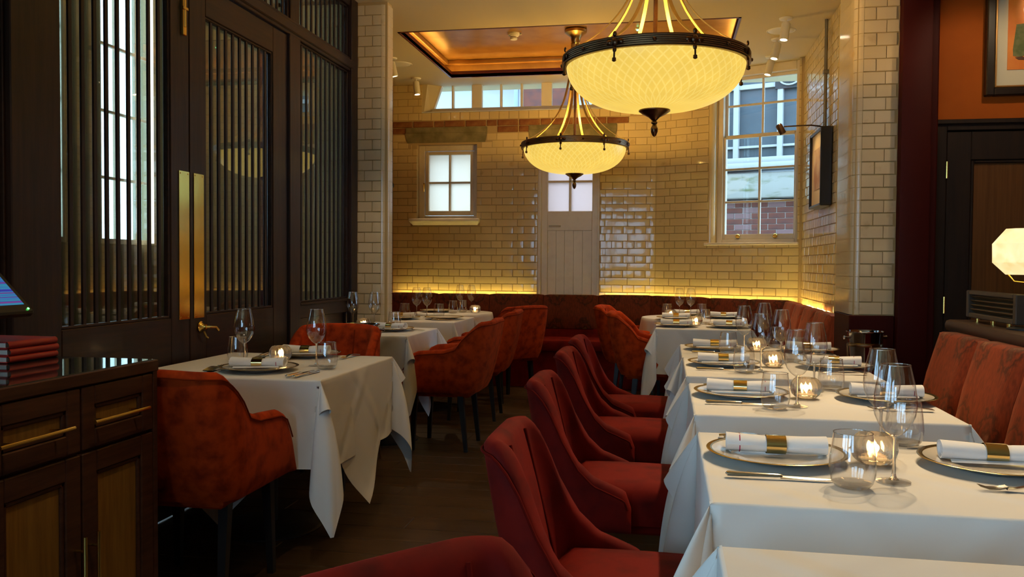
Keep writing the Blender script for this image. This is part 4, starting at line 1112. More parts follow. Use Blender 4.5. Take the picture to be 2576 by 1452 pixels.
# ------------------------------------------------------------------ near right: louvred panel and table lamp on the divider rail
t = thing('louvred_panel', 'small dark louvred panel standing on brass pegs on the divider rail', 'panel', (1.47, 0, 0))
mb = MB()
for a in ((4.49, 4.525, .975, 1.106), (3.915, 3.95, .975, 1.106), (3.95, 4.49, 1.085, 1.106), (3.95, 4.49, .975, .998)): mb.box(-.018, .018, a[0], a[1], a[2], a[3], .004)
mb.build('frame', mat('taupe_metal', (.055, .042, .032), .4), t)
for k in range(4):
    z = 1.010 + k * .021
    o = box('louvre', mat('bronze_louvre', (.16, .105, .05), .4, .6), t, -.012, .012, 3.95, 4.49, -.0018, .0018, 0); o.location = (0, 0, z); o.rotation_euler = (0, radians(38), 0)
box('back_sheet', mat('louvre_back', (.10, .06, .025), .6), t, .012, .017, 3.94, 4.50, .98, 1.10, 0)
for y in (4.42, 4.22, 4.03): o = MB().tube([(0, y, .954), (0, y, .976)], .010, 10).build('peg', BRASS, t)
t = thing('table_lamp', 'table lamp with a faceted pale alabaster shade at the right edge', 'lamp', (1.50, 3.93, .955))
MB().lathe([(.0005, .012), (.05, .012), (.075, .006), (.075, 0)], 24).build('base', IRON, t, 40)
MB().tube([(0, 0, .01), (0, 0, .25)], .009, 12).build('stem', IRON, t)
mb = MB()
for a in (0.4, 2.5, 4.6): mb.tube([(0, 0, .20), (.05 * cos(a), .05 * sin(a), .205), (.075 * cos(a), .075 * sin(a), .236)], .003, 6)
mb.build('gallery', BRASS, t)
N = NT('lamp_shade_alabaster'); N.b.inputs['Base Color'].default_value = (.85, .75, .5, 1)
tc = N.n('ShaderNodeTexCoord'); no = N.n('ShaderNodeTexNoise'); no.inputs['Scale'].default_value = 9; no.inputs['Detail'].default_value = 4; no.inputs['Distortion'].default_value = 1.5; N.l(tc.outputs['Object'], no.inputs['Vector'])
r = N.n('ShaderNodeValToRGB'); r.color_ramp.elements[0].position = .3; r.color_ramp.elements[0].color = (.66, .48, .17, 1); r.color_ramp.elements[1].position = .7; r.color_ramp.elements[1].color = (.95, .80, .42, 1)
N.l(no.outputs['Fac'], r.inputs[0]); N.l(r.outputs[0], N.b.inputs['Emission Color']); N.b.inputs['Emission Strength'].default_value = 1.0
MB().lathe([(.085, .234), (.138, .285), (.140, .365), (.088, .428)], 10).build('shade', N.m, t, 20)

# ------------------------------------------------------------------ ice buckets on stands
def bucket(label, x, y, ztop, r, stand=True):
    t = thing('ice_bucket', label, 'ice bucket', (x, y, 0), radians(20), 'ice buckets on stands')
    z0 = ztop - .21
    MB().lathe([(.0005, z0), (r * .70, z0), (r * .74, z0 + .01), (r * .96, ztop - .012), (r * 1.04, ztop - .004), (r * 1.04, ztop), (r * .98, ztop), (r * .94, ztop - .012), (r * .70, z0 + .012), (.0005, z0 + .012)], 40).build('bucket', CHROME, t, 40)
    for s in (-1, 1):
        mb = MB(); mb.tube([(s * r * .92, 0, ztop - .035), (s * (r + .012), 0, ztop - .035), (s * (r + .03), 0, ztop - .035), (s * (r + .034), 0, ztop - .035)], [.006, .007, .011, .004], 10); mb.build('knob', CHROME, t, 50)
    mb = MB(); mb.lathe([(r * .93, ztop - .085), (r * .95, ztop - .08), (r * .95, ztop - .07), (r * .91, ztop - .07)], 32, closed=True)
    mb.build('stand_ring', mat('stand_brass', (.35, .24, .12), .3, 1.0), t, 40)
    for k in range(3):
        a = k * 2 * pi / 3 + .3; o = MB().tube([(r * .94 * cos(a), r * .94 * sin(a), ztop - .075), (r * .80 * cos(a), r * .80 * sin(a), .35), (r * 1.15 * cos(a), r * 1.15 * sin(a), 0.0)], .006, 8).build('leg', mat('stand_brass', (.35, .24, .12), .3, 1.0), t)
    return t
bucket('steel ice bucket on a stand beside the right tiled pier', 1.085, 4.98, .862, .098)
bucket('steel ice bucket standing behind the chair in front of the left tiled pier', -1.85, 4.96, .845, .118)
# ------------------------------------------------------------------ upholstered chairs (local +y is forward)
def interp(tab, y):
    if y <= tab[0][0]: return tab[0][1]
    for (a, va), (b, vb) in zip(tab[:-1], tab[1:]):
        if y <= b:
            f = (y - a) / (b - a); f = f * f * (3 - 2 * f) if abs(va - vb) > .06 else f
            return va + (vb - va) * f
    return tab[-1][1]
def shell(hw, rear, frontl, cr, top, zb, th, recl, crown=.012, seat_z=.40, flare=0.0):
    """open U-shaped upholstered shell; returns MB"""
    path = []
    ns = 16
    for i in range(ns): path.append((-hw, frontl + (rear + cr - frontl) * i / ns, (-1, 0)))
    for i in range(11):
        a = pi + i / 10 * pi / 2; path.append((-hw + cr + cr * cos(a), rear + cr + cr * sin(a), (cos(a), sin(a))))
    for i in range(1, 9): path.append((-hw + cr + (2 * hw - 2 * cr) * i / 9, rear, (0, -1)))
    for i in range(11):
        a = 1.5 * pi + i / 10 * pi / 2; path.append((hw - cr + cr * cos(a), rear + cr + cr * sin(a), (cos(a), sin(a))))
    for i in range(1, ns + 1): path.append((hw, rear + cr + (frontl - rear - cr) * i / ns, (1, 0)))
    rows = []; edge = []
    for x, y, n in path:
        zt = interp(top, y) + crown * (1 - (x / hw) ** 2)
        wgt = min(1, max(0, (.02 - y) / .17)); wgt = wgt * wgt * (3 - 2 * wgt)
        def P(off, z):
            f = max(0, z - .40) / .46
            sh = recl * f * wgt
            fl = flare * f
            return (x + n[0] * (off + fl), y + n[1] * (off + fl * .3) - sh, z)
        col = []
        nz = 9; zr = zt - th * .55
        zz0 = zb + .0
        for k in range(nz + 1):
            z = zz0 + (zr - zz0) * k / nz
            o_ = 0.0
            if k == 0: o_ = -.014
            col.append(P(o_ + .010 * sin(pi * k / nz), z))
        for k in range(1, 6):
            a = k / 6 * pi; col.append(P(-th / 2 + th / 2 * cos(a), zr + th * .55 * sin(a)))
        zi = max(min(seat_z, zr - .01), zb + .01)
        for k in range(7): col.append(P(-th - .006 * sin(pi * k / 6), zr + (zi - zr) * k / 6))
        rows.append(col); edge.append(P(.004, zr + .004))
    mb = MB(); mb.grid(rows)
    m = len(rows[0])
    mb.f.append(tuple(range(m))); n0 = (len(rows) - 1) * m; mb.f.append(tuple(n0 + j for j in range(m)))
    mb.edge = edge
    return mb
def cushion(hw, y0, y1, z0, z1, dome=.018, r=.03):
    mb = MB(); nx, ny = 10, 10; P = []
    for i in range(nx + 1):
        row = []
        for j in range(ny + 1):
            u = -1 + 2 * i / nx; v = -1 + 2 * j / ny
            e = max(abs(u), abs(v)); z = z1 + dome * (1 - u * u) * (1 - v * v) - (r if e > .99 else 0)
            k = .97 if e > .99 else 1
            row.append((hw * u * (1 if abs(u) > .99 else 1), (y0 + y1) / 2 + (y1 - y0) / 2 * v, z))
        P.append(row)
    mb.grid(P)
    ring = [(i, 0) for i in range(nx + 1)] + [(nx, j) for j in range(1, ny + 1)] + [(i, ny) for i in range(nx - 1, -1, -1)] + [(0, j) for j in range(ny - 1, 0, -1)]
    idx = [a * (ny + 1) + b for a, b in ring]; k = len(mb.v); n = len(ring)
    mb.v += [(P[a][b][0], P[a][b][1], z0) for a, b in ring]
    mb.f += [(idx[i], idx[(i + 1) % n], k + (i + 1) % n, k + i) for i in range(n)]; mb.f.append(tuple(k + i for i in range(n)))
    return mb
def leg(x0, y0, z0, x1, y1, w0=.019, w1=.012):
    return MB().hull([(x1 - w1, y1 - w1, 0), (x1 + w1, y1 - w1, 0), (x1 + w1, y1 + w1, 0), (x1 - w1, y1 + w1, 0)], [(x0 - w0, y0 - w0, z0), (x0 + w0, y0 - w0, z0), (x0 + w0, y0 + w0, z0), (x0 - w0, y0 + w0, z0)])
ARM_TOP = [(-.30, .850), (-.175, .847), (-.150, .832), (-.112, .785), (-.070, .690), (-.03, .668), (.14, .655), (.195, .630), (.235, .56), (.258, .46), (.265, .42)]
def armchair(label, loc, rz):
    t = thing('armchair', label, 'chair', loc, rz, 'rust velvet armchairs')
    sh = shell(.262, -.250, .262, .13, ARM_TOP, .388, .052, .105); sh.build('shell', RUST, t, 60)
    MB().tube(sh.edge[1:-1], .0032, 6).build('piping', RUSTP, t)
    cushion(.212, -.20, .262, .375, .470).build('seat', RUST, t, 60)
    box('seat_base', RUST, t, -.20, .20, -.19, .22, .355, .392, .008)
    for x in (-1, 1):
        leg(.18 * x, -.125, .385, .186 * x, -.165).build('leg', BLACK, t)
        leg(.19 * x, .175, .385, .20 * x, .190).build('leg', BLACK, t)
    for x in (-.088, .088):
        pts = []
        for k in range(12):
            z = .46 + .365 * k / 11; f = (z - .40) / .46; pts.append((x, -.250 + .061 - .105 * f, z))
        MB().tube(pts, .0035, 6).build('seam', RUSTP, t)
    return t
SIDE_TOP = [(-.30, .812), (-.215, .810), (-.19, .790), (-.165, .730), (-.140, .635), (-.115, .550), (-.08, .500), (-.03, .476), (.015, .455), (.036, .40)]
def sidechair(label, loc, rz):
    t = thing('dining_chair', label, 'chair', loc, rz, 'red velvet side chairs along the row of tables')
    sh = shell(.245, -.250, .036, .125, SIDE_TOP, .315, .058,   .115, .004, .40, -.022); sh.build('shell', RED, t, 60)
    MB().tube(sh.edge[1:-1], .0036, 6).build('piping', REDP, t)
    cushion(.205, -.20, .270, .335, .462, .016).build('seat', RED, t, 60)
    box('seat_base', RED, t, -.19, .19, -.19, .22, .30, .345, .008)
    for x in (-1, 1):
        leg(.17 * x, -.13, .33, .178 * x, -.175).build('leg', BLACK, t)
        leg(.18 * x, .19, .33, .185 * x, .205).build('leg', BLACK, t)
    for x in (-.095, .095):
        pts = []
        for k in range(14):
            z = .46 + .33 * k / 13; f = (z - .40) / .46; pts.append((x * (1 + .15 * f), -.250 + .067 - .115 * f, z))
        MB().tube(pts, .004, 6).build('seam', REDP, t)
    # welt along the outer edge of the back
    return t
AC = armchair('rust velvet armchair seen from behind at the near end of the left foreground table', (-1.715, 2.90, 0), 0)
dup(AC, (-1.89, 4.46, 0), pi, 'rust velvet armchair at the far end of the left foreground table')
dup(AC, (-1.43, 5.515, 0), pi / 2, 'rust velvet armchair in the aisle, nearest of three in a line on the left')
dup(AC, (-1.475, 6.60, 0), pi / 2 + .05, 'rust velvet armchair in the aisle, middle of three in a line on the left')
dup(AC, (-1.42, 7.50, 0), radians(52), 'rust velvet armchair in the aisle, farthest of three in a line on the left')
dup(AC, (-.10, 6.64, 0), -pi / 2, 'rust velvet armchair at the square table behind the right row')
dup(AC, (-.27, 7.60, 0), -pi / 2 - .1, 'rust velvet armchair at the round table in the back right')
SC = sidechair('red velvet dining chair cut off by the bottom edge', (-.13, .92, 0), -pi / 2 - radians(40))
for (x, y, lb) in ((-.08, 2.08, 'red velvet dining chair at the nearest full table of the right row'), (-.145, 3.09, 'red velvet dining chair at the second table of the right row'), (-.17, 4.06, 'red velvet dining chair at the third table of the right row'), (-.185, 4.79, 'red velvet dining chair at the fourth table of the right row')):
    dup(SC, (x, y, 0), -pi / 2, lb)

# ------------------------------------------------------------------ tablecloths: flat tops, hanging sides cut by the cloth's own outline, coned corner ears
def ear_dirs(n, out_deg, ratio):
    """unit directions (diag, side, down) along a closed loop of length 90 degrees on the sphere, starting and ending straight down"""
    N_ = 400
    def loop(A):
        pts = []
        for i in range(N_ + 1):
            q = 2 * pi * i / N_; o_ = A * (1 - cos(q)) / 2; s_ = A * ratio * sin(q) * (.55 + .45 * (1 - cos(q)) / 2)
            d = Vector((sin(o_) * cos(s_), sin(s_), -cos(o_) * cos(s_))); pts.append(d.normalized())
        L = [0]
        for i in range(N_): L.append(L[-1] + pts[i].angle(pts[i + 1], 0))
        return pts, L
    lo, hi = .05, 1.4
    for _ in range(40):
        m = (lo + hi) / 2
        if loop(m)[1][-1] > pi / 2: hi = m
        else: lo = m
    pts, L = loop(lo); out = []; k = 0
    for i in range(n + 1):
        t = L[-1] * i / n
        while k < N_ - 1 and L[k + 1] < t: k += 1
        f = (t - L[k]) / max(1e-9, L[k + 1] - L[k]); out.append(pts[k].lerp(pts[k + 1], min(1, max(0, f))).normalized())
    return out
def rect_cloth(name, hx, hy, top, off, kind, S, seed, ratio=.36):
    rnd_ = random.Random(seed); hx += off; hy += off; z0 = top + off
    D = S / sqrt(2); bm = bmesh.new(); uvl = bm.loops.layers.uv.new('cloth')
    def length(side, w):          # hang at position w along the side
        h = (hx if side == 0 else hy)
        return max(.02, D - h - abs(w)) if kind == 'diamond' else S / 2 - h
    def face(vs, uvs):
        f = bm.faces.new(vs); f.smooth = True
        for l, uv in zip(f.loops, uvs): l[uvl].uv = uv
    def gridf(P, U):
        V = [[bm.verts.new(q) for q in row] for row in P]
        for i in range(len(P) - 1):
            for j in range(len(P[0]) - 1):
                face([V[i][j], V[i + 1][j], V[i + 1][j + 1], V[i][j + 1]], [U[i][j], U[i + 1][j], U[i + 1][j + 1], U[i][j + 1]])
    r = .008
    # top
    n = 12; P = []; U = []
    for i in range(n + 1):
        P.append([(-(hx - r) + 2 * (hx - r) * i / n, -(hy - r) + 2 * (hy - r) * j / n, z0) for j in range(n + 1)]); U.append([(q[0], q[1]) for q in P[-1]])
    gridf(P, U)
    ph = [rnd_.uniform(0, 6) for _ in range(8)]
    def rollout(t):               # rounded edge then straight down; returns (outward, z)
        if t < r * pi / 2: a_ = t / r; return r * sin(a_) - r, z0 - r + r * cos(a_)
        return 0.0, z0 - r - (t - r * pi / 2)
    for side in (0, 1):
        for sg in (1, -1):
            hw_ = (hy if side == 0 else hx); h_ = hx if side == 0 else hy
            nw, nt = 30, 18; P = []; U = []; pp = ph[side * 2 + (sg > 0)]
            for i in range(nw + 1):
                w_ = -hw_ + 2 * hw_ * i / nw; Lh = length(side, w_); rowp = []; rowu = []
                e = 1 - (abs(w_) / hw_) ** 4
                for j in range(nt + 1):
                    f = j / nt; t = (r * pi / 2) * min(1, f * 6) if f < 1 / 6 else r * pi / 2 + (Lh - r * pi / 2) * (f - 1 / 6) / (5 / 6)
                    o_, z = rollout(t)
                    g_ = max(0, t - .02)
                    o_ += e * (.035 * g_ + .014 * g_ / .5 * sin(w_ * 9 + pp) + .010 * g_ / .5 * sin(w_ * 17 + 2 * pp))
                    n_ = h_ + o_
                    rowp.append((sg * n_, w_, z) if side == 0 else (w_, sg * n_, z)); rowu.append((sg * (h_ + t), w_) if side == 0 else (w_, sg * (h_ + t)))
                P.append(rowp); U.append(rowu)
            gridf(P, U)
    c_ = D - hx - hy; hh = (S / 2 - hx, S / 2 - hy)
    for sx in (1, -1):
        for sy in (1, -1):
            n = 28; dirs = ear_dirs(n, 0, ratio * rnd_.uniform(.8, 1.25)); tw = rnd_.uniform(-.25, .25)
            dg = Vector((sx, sy, 0)).normalized(); sd = Vector((-sx, sy, 0)).normalized()
            P = []; U = []
            for i in range(n + 1):
                fi = pi / 2 * i / n
                if kind == 'diamond': R_ = c_ / (cos(fi) + sin(fi))
                else: R_ = min(hh[0] / max(cos(fi), 1e-6), hh[1] / max(sin(fi), 1e-6))
                dv = dirs[i]; k_ = sin(2 * fi)
                a_ = tw * k_
                d_ = dg * dv.x + sd * (dv.y + a_ * .5 * dv.x) + Vector((0, 0, dv.z))
                d_.normalize(); rowp = []; rowu = []
                for j in range(15):
                    q = j / 14 * R_; droop = (.04 if kind == 'diamond' else .10) * k_ * q * q / max(.2, R_)
                    p0 = Vector((sx * hx, sy * hy, z0 - r * .6))
                    if j == 0: p0 = Vector((sx * (hx - r * .35), sy * (hy - r * .35), z0 - r * .25))
                    hor = (1 - (.05 if kind == 'diamond' else .50) * (q / max(R_, .01)) * k_)
                    v_ = p0 + Vector((d_.x * q * hor, d_.y * q * hor, d_.z * q)); v_.z -= droop + d_.xy.length * q * (1 - hor) * .8
                    rowp.append(v_[:]); rowu.append((sx * (hx + q * cos(fi)), sy * (hy + q * sin(fi))))
                P.append(rowp); U.append(rowu)
            gridf(P, U)
    bmesh.ops.remove_doubles(bm, verts=bm.verts[:], dist=.0015)
    bmesh.ops.recalc_face_normals(bm, faces=bm.faces[:])
    me = bpy.data.meshes.new(name); bm.to_mesh(me); bm.free(); me.materials.append(CLOTH)
    return me
def round_cloth(name, R0, top, L, seed):
    rnd_ = random.Random(seed); bm = bmesh.new(); uvl = bm.loops.layers.uv.new('cloth'); n = 120; prof = []
    ph = rnd_.uniform(0, 6); rings = [[bm.verts.new((0, 0, top))]]
    for f in (.3, .6, .9, .97): rings.append([bm.verts.new((R0 * f * cos(2 * pi * i / n), R0 * f * sin(2 * pi * i / n), top)) for i in range(n)])
    for j in range(15):
        f = j / 14; ring_ = []
        for i in range(n):
            a_ = 2 * pi * i / n; Lh = L * (1 + .10 * cos(4 * a_ + ph)); t = Lh * f
            o_ = .004 * min(1, j) + t * (.10 + .085 * cos(13 * a_ + ph + .6 * sin(3 * a_)))
            ring_.append(bm.verts.new(((R0 + o_) * cos(a_), (R0 + o_) * sin(a_), top - t * .985 - (.004 if j else 0))))
        rings.append(ring_)
    def face(vs):
        f_ = bm.faces.new(vs); f_.smooth = True
        for l in f_.loops: l[uvl].uv = (l.vert.co.x, l.vert.co.y)
    for i in range(n): face([rings[0][0], rings[1][i], rings[1][(i + 1) % n]])
    for k in range(1, len(rings) - 1):
        for i in range(n): face([rings[k][i], rings[k + 1][i], rings[k + 1][(i + 1) % n], rings[k][(i + 1) % n]])
    bmesh.ops.recalc_face_normals(bm, faces=bm.faces[:])
    me = bpy.data.meshes.new(name); bm.to_mesh(me); bm.free(); me.materials.append(CLOTH)
    return me
TT = .742      # wooden table top under the cloths
ROW = (.40, .36); LEFT = (.43, .45)
CM = {}
CM['row'] = (rect_cloth('top_cloth', ROW[0], ROW[1], TT, .0065, 'diamond', 1.46, 2, .20), rect_cloth('under_cloth', ROW[0], ROW[1], TT, .002, 'square', 1.50, 3, .60))
CM['left'] = (rect_cloth('top_cloth', LEFT[0], LEFT[1], TT, .0065, 'diamond', 1.50, 4), rect_cloth('under_cloth', LEFT[0], LEFT[1], TT, .002, 'square', 1.62, 5, .60))
CM['small'] = (rect_cloth('top_cloth', .345, .36, TT, .0065, 'diamond', 1.36, 6, .22), rect_cloth('under_cloth', .345, .36, TT, .002, 'square', 1.40, 7, .60))
CM['pier'] = (rect_cloth('top_cloth', .27, .36, TT, .0065, 'diamond', 1.22, 8), rect_cloth('under_cloth', .27, .36, TT, .002, 'square', 1.24, 9, .60))
CM['round_small'] = (round_cloth('top_cloth', .37, TT + .0065, .32, 12),)
CM['round'] = (round_cloth('top_cloth', .46, TT + .0065, .34, 10),)

def table(kind, desc, loc, rz, hx, hy, rnd_t=False):
    t = thing('pedestal_table', 'black pedestal table under the cloth, ' + desc, 'table', (loc[0], loc[1], 0), rz, 'pedestal tables')
    if rnd_t: MB().lathe([(.0005, TT - .03), (hx - .05, TT - .045), (hx - .044, TT - .038), (hx - .044, TT - .020), (hx - .05, TT - .014), (.0005, TT - .014)], 40).build('table_top', WOOD, t, 40)
    else: box('table_top', WOOD, t, -hx + .05, hx - .05, -hy + .05, hy - .05, TT - .045, TT - .014, .012)
    MB().tube([(0, 0, .015), (0, 0, TT - .044)], .032, 16).build('column', IRON, t)
    MB().lathe([(.0005, .030), (.04, .030), (.22, .012), (.235, .006), (.235, 0)], 36).build('base', IRON, t, 40)
    c = thing('tablecloth', 'white linen tablecloth, ' + desc, 'tablecloth', (loc[0], loc[1], 0), rz, 'white tablecloths')
    for me in CM[kind]:
        o = place(me.name, me, c)
    return t
TABLES = {
 'Z': ('table cut off at bottom right', 'row', (.495, 1.095), 0, ROW),
 'A': ('nearest full table of right row', 'row', (.495, 2.087), pi, ROW),
 'B': ('second full table of right row', 'row', (.495, 3.100), 0, ROW),
 'C': ('third full table of right row', 'row', (.49, 4.045), pi, ROW),
 'D': ('fourth full table of right row', 'row', (.485, 4.790), 0, ROW),
 'E': ('square table behind right row', 'small', (.27, 6.735), 0, (.345, .36)),
 'F': ('round table at back right', 'round', (.24, 7.78), 0, (.46, .46)),
 'L': ('left foreground table', 'left', (-1.79, 3.645), 0, LEFT),
 'M': ('table in front of left tiled pier', 'pier', (-1.915, 5.62), pi, (.27, .36)),
 'N': ('table behind left tiled pier', 'small', (-2.015, 6.93), 0, (.345, .36)),
 'O': ('round table in back left corner', 'round_small', (-2.02, 7.98), 1.0, (.37, .37)),
}
for k, (ds, kd, lc, rz, hh) in TABLES.items(): table(kd, ds, lc, rz, hh[0], hh[1], kd.startswith('round'))

# ------------------------------------------------------------------ tableware
ZTOP = TT + .0095
def mesh_set(parts):
    """parts: list of (name, MB, mat, angle, [(subname, MB, mat, angle)...])"""
    return [(n, mb.mesh(n, m, a), [(n2, mb2.mesh(n2, m2, a2)) for n2, mb2, m2, a2 in subs]) for n, mb, m, a, subs in parts]
def put(ms, name, label, cat, loc, rz=0.0, group=None):
    t = thing(name, label, cat, loc, rz, group)
    for n, me, subs in ms:
        o = place(n, me, t)
        for n2, me2 in subs: place(n2, me2, o)
    return t
# wine glass
gp = [(.0003, .0035), (.012, .004), (.030, .0022), (.0355, .0008), (.0355, 0), (.0003, 0)]
bowl_o = [(.0042, .098), (.010, .101), (.022, .110), (.034, .126), (.042, .145), (.0452, .166), (.0440, .186), (.0400, .212), (.0345, .236), (.0300, .255)]
bowl = bowl_o + [(r - .0011, z) for r, z in reversed(bowl_o[2:])] + [(.012, .1035), (.0003, .1025)]
WGL = mesh_set([('bowl', MB().lathe(bowl, 40), WINEG, 60, []),
                ('stem', MB().lathe([(.012, .0042), (.0062, .009), (.0042, .018), (.0036, .055), (.0038, .085), (.0048, .096), (.0078, .1005)], 16), STEMG, 60, []),
                ('foot', MB().lathe(gp, 40), FOOTG, 50, []), ('rim', MB().lathe([(.0300 + .0011 * cos(a), .255 + .0011 * sin(a)) for a in [i * pi / 3 for i in range(6)]], 40, closed=True), RIMGL, 60, [])])
to = [(.0003, .0), (.030, .0), (.036, .003), (.0425, .012), (.0470, .030), (.0478, .042), (.0462, .064), (.0430, .090), (.0396, .116)]
TUM = mesh_set([('base', MB().lathe([(.0003, .0006), (.029, .0006), (.0355, .0036), (.0405, .0105), (.030, .0125), (.0003, .0115)], 40), FOOTG, 60, []), ('wall', MB().lathe(to + [(r - .0013, z) for r, z in reversed(to[3:])] + [(.038, .0115), (.0003, .010)], 40), TUMBG, 60, []), ('rim', MB().lathe([(.0396 + .0011 * cos(a), .116 + .0011 * sin(a)) for a in [i * pi / 3 for i in range(6)]], 40, closed=True), RIMGL, 60, [])])
po = [(.0003, .006), (.085, .006), (.098, .008), (.118, .013), (.158, .0185)]
PLT = mesh_set([('dish', MB().lathe(po + [(.1585, .0165), (.118, .010), (.098, .004), (.092, 0), (.085, 0), (.083, .003), (.0003, .003)], 56), CHINA, 50, []),
                ('gold_rim', MB().lathe([(.154, .0188), (.166, .0205), (.1675, .0195), (.166, .018), (.154, .0165)], 56, closed=True), RIMG, 60, [])])
# napkin roll: axis along local x
def napkin():
    rows = []; L = .235; nn = 24
    for i in range(13):
        f = i / 12; x = -L / 2 + L * f; w_ = .0315 + .004 * abs(f - .5) * 2; hgt = .019 + .003 * abs(f - .5) * 2
        if abs(f - .5) < .13: w_ *= .93; hgt *= .97
        rows.append([(x, w_ * cos(2 * pi * k / nn) + .0015 * sin(9 * f + k), hgt * (1 + .98 * sin(2 * pi * k / nn)) + .001) for k in range(nn)])
    mb = MB()
    for r_ in rows: r_.append(r_[0])
    mb.grid(rows)
    for sx, rw in ((-1, rows[0]), (1, rows[-1])):     # spiral ends
        prev = rw[:-1]
        for q_, dx in ((.80, .000), (.74, -.006), (.52, -.006), (.45, -.010), (.2, -.010)):
            cz = .019; nxt = [(rw[0][0] + sx * dx, p[1] * q_, .020 + (p[2] - .020) * q_) for p in rw[:-1]]
            k = len(mb.v); mb.v += prev + nxt; n = len(prev); mb.f += [(k + i, k + (i + 1) % n, k + n + (i + 1) % n, k + n + i) for i in range(n)]; prev = nxt
    # loose lower fold
    fl = [[(x, -.030 - .012 * j, .0045 + .0035 * (1 - j) + .002 * sin(14 * x)) for j in (0, .5, 1, 1.3)] for x in [-.10 + .2 * i / 10 for i in range(11)]]
    return mb, MB().grid(fl)
nb_, nf_ = napkin()
ring = []
for x in (-.023, .023):
    ring.append([(x, .0345 * cos(2 * pi * k / 28), .0205 + .0228 * sin(2 * pi * k / 28)) for k in range(29)])
rg = MB().grid(ring); rg.grid([[(p[0], p[1] * .955, .0205 + (p[2] - .0205) * .95) for p in r_] for r_ in ring])
for a_, b_ in ((ring[0], 0), (ring[1], 1)): rg.grid([a_, [(p[0], p[1] * .955, .0205 + (p[2] - .0205) * .95) for p in a_]])
st = MB().grid([[(x, .0348 * cos(2 * pi * k / 24), .0210 + .0220 * sin(2 * pi * k / 24)) for k in range(25)] for x in (.0845, .0870)])
NAP = mesh_set([('linen_roll', nb_, NAPKIN, 50, [('loose_fold', nf_, NAPKIN, 60), ('stitch_line', st, STITCH, 60)]), ('napkin_ring', rg, GOLDR, 50, [])])
# knife and fork, lying along local x (handle at -x)
kb = MB(); kb.hull([(.005, -.008, .002), (.10, -.010, .002), (.118, -.002, .002), (.118, .004, .002), (.005, .006, .002)], [(.005, -.006, .0045), (.10, -.008, .0035), (.118, -.001, .003), (.118, .004, .004), (.005, .006, .006)])
kh = MB().tube([(-.112, 0, .006), (-.108, 0, .006), (-.10, 0, .006), (-.05, 0, .006), (0, 0, .006), (.010, 0, .006)], [.002, .0085, .0092, .0075, .0068, .004], 10)
kh.v = [(x, y, .001 + (z + .003) * .62) for x, y, z in kh.v]
KNF = mesh_set([('blade', kb, STEEL, 40, []), ('handle', kh, STEEL, 50, [])])
fh = []
for i in range(15):
    f = i / 14; x = -.105 + .150 * f; w_ = .0095 * (1 - f) ** .6 + .0032 + (.008 * max(0, (f - .85) / .15)); z = .003 + .012 * sin(pi * min(1, f * 1.15)) * (.35 + .65 * f) 
    fh.append([(x, -w_, z), (x, w_, z), (x, w_, z + .0028), (x, -w_, z + .0028), (x, -w_, z)])
fm = MB().grid(fh); ft = MB()
for k in range(4):
    y = -.0095 + k * .00633
    ft.tube([(.043, y * .85, .0085), (.060, y, .004), (.080, y, .0035), (.098, y, .0085)], [.0022, .0019, .0017, .0009], 6)
FRK = mesh_set([('handle', fm, STEEL, 40, []), ('tines', ft, STEEL, 60, [])])
# ribbed votive
def votive():
    rows = []; n = 72; prof_ = [(.020, .0), (.034, .003), (.046, .014), (.052, .032), (.050, .052), (.041, .066), (.034, .071)]
    for r_, z in prof_:
        rows.append([((r_ + .0024 * cos(14 * (2 * pi * k / n) + z * 45)) * cos(2 * pi * k / n), (r_ + .0024 * cos(14 * (2 * pi * k / n) + z * 45)) * sin(2 * pi * k / n), z) for k in range(n + 1)])
    mb = MB().grid(rows); mb.lathe([(.0003, .0), (.020, 0)], 36)
    mb.lathe([(.033, .0705), (.038, .060), (.045, .040), (.040, .016), (.0003, .010)], 36)
    return mb
FLAME = emis('candle_flame', (1.0, .62, .22), 16)
WAX = emis('candle_wax', (1.0, .62, .26), .7)  # wax emits by itself, standing in for the flame's light on it
VOT = mesh_set([('glass', votive(), VOTG, 60, []), ('candle', MB().lathe([(.0003, .011), (.019, .011), (.020, .022), (.017, .024), (.0003, .022)], 20), WAX, 40, []),
                ('flame', MB().lathe([(.0003, .023), (.0045, .028), (.0055, .034), (.003, .043), (.0003, .049)], 10), FLAME, 60, [])])

def wine(lb, x, y): put(WGL, 'wine_glass', 'stemmed wine glass ' + lb, 'wine glass', (x, y, ZTOP), 0, 'wine glasses on the tables')
def tumbler(lb, x, y): put(TUM, 'water_tumbler', 'clear water tumbler ' + lb, 'tumbler', (x, y, ZTOP), 0, 'water tumblers on the tables')
def plate(lb, x, y): put(PLT, 'dinner_plate', 'cream plate with gold rim ' + lb, 'plate', (x, y, ZTOP), 0, 'gold rimmed plates on the tables')
def nap(lb, x, y, rz=0.0): put(NAP, 'rolled_napkin', 'rolled white napkin ' + lb, 'napkin', (x, y, ZTOP + .0118), rz, 'rolled napkins on plates')
def knife(lb, x, y, rz): put(KNF, 'table_knife', 'silver table knife ' + lb, 'knife', (x, y, ZTOP), rz, 'table knives')
def fork(lb, x, y, rz): put(FRK, 'table_fork', 'silver table fork ' + lb, 'fork', (x, y, ZTOP), rz, 'table forks')
def candle(lb, x, y, power=.35):
    put(VOT, 'votive_candle', 'lit glass votive candle ' + lb, 'candle', (x, y, ZTOP), 0, 'votive candles')
    bulb('candle_light', (x, y, ZTOP + .038), power * .6, .008, (1, .60, .24))

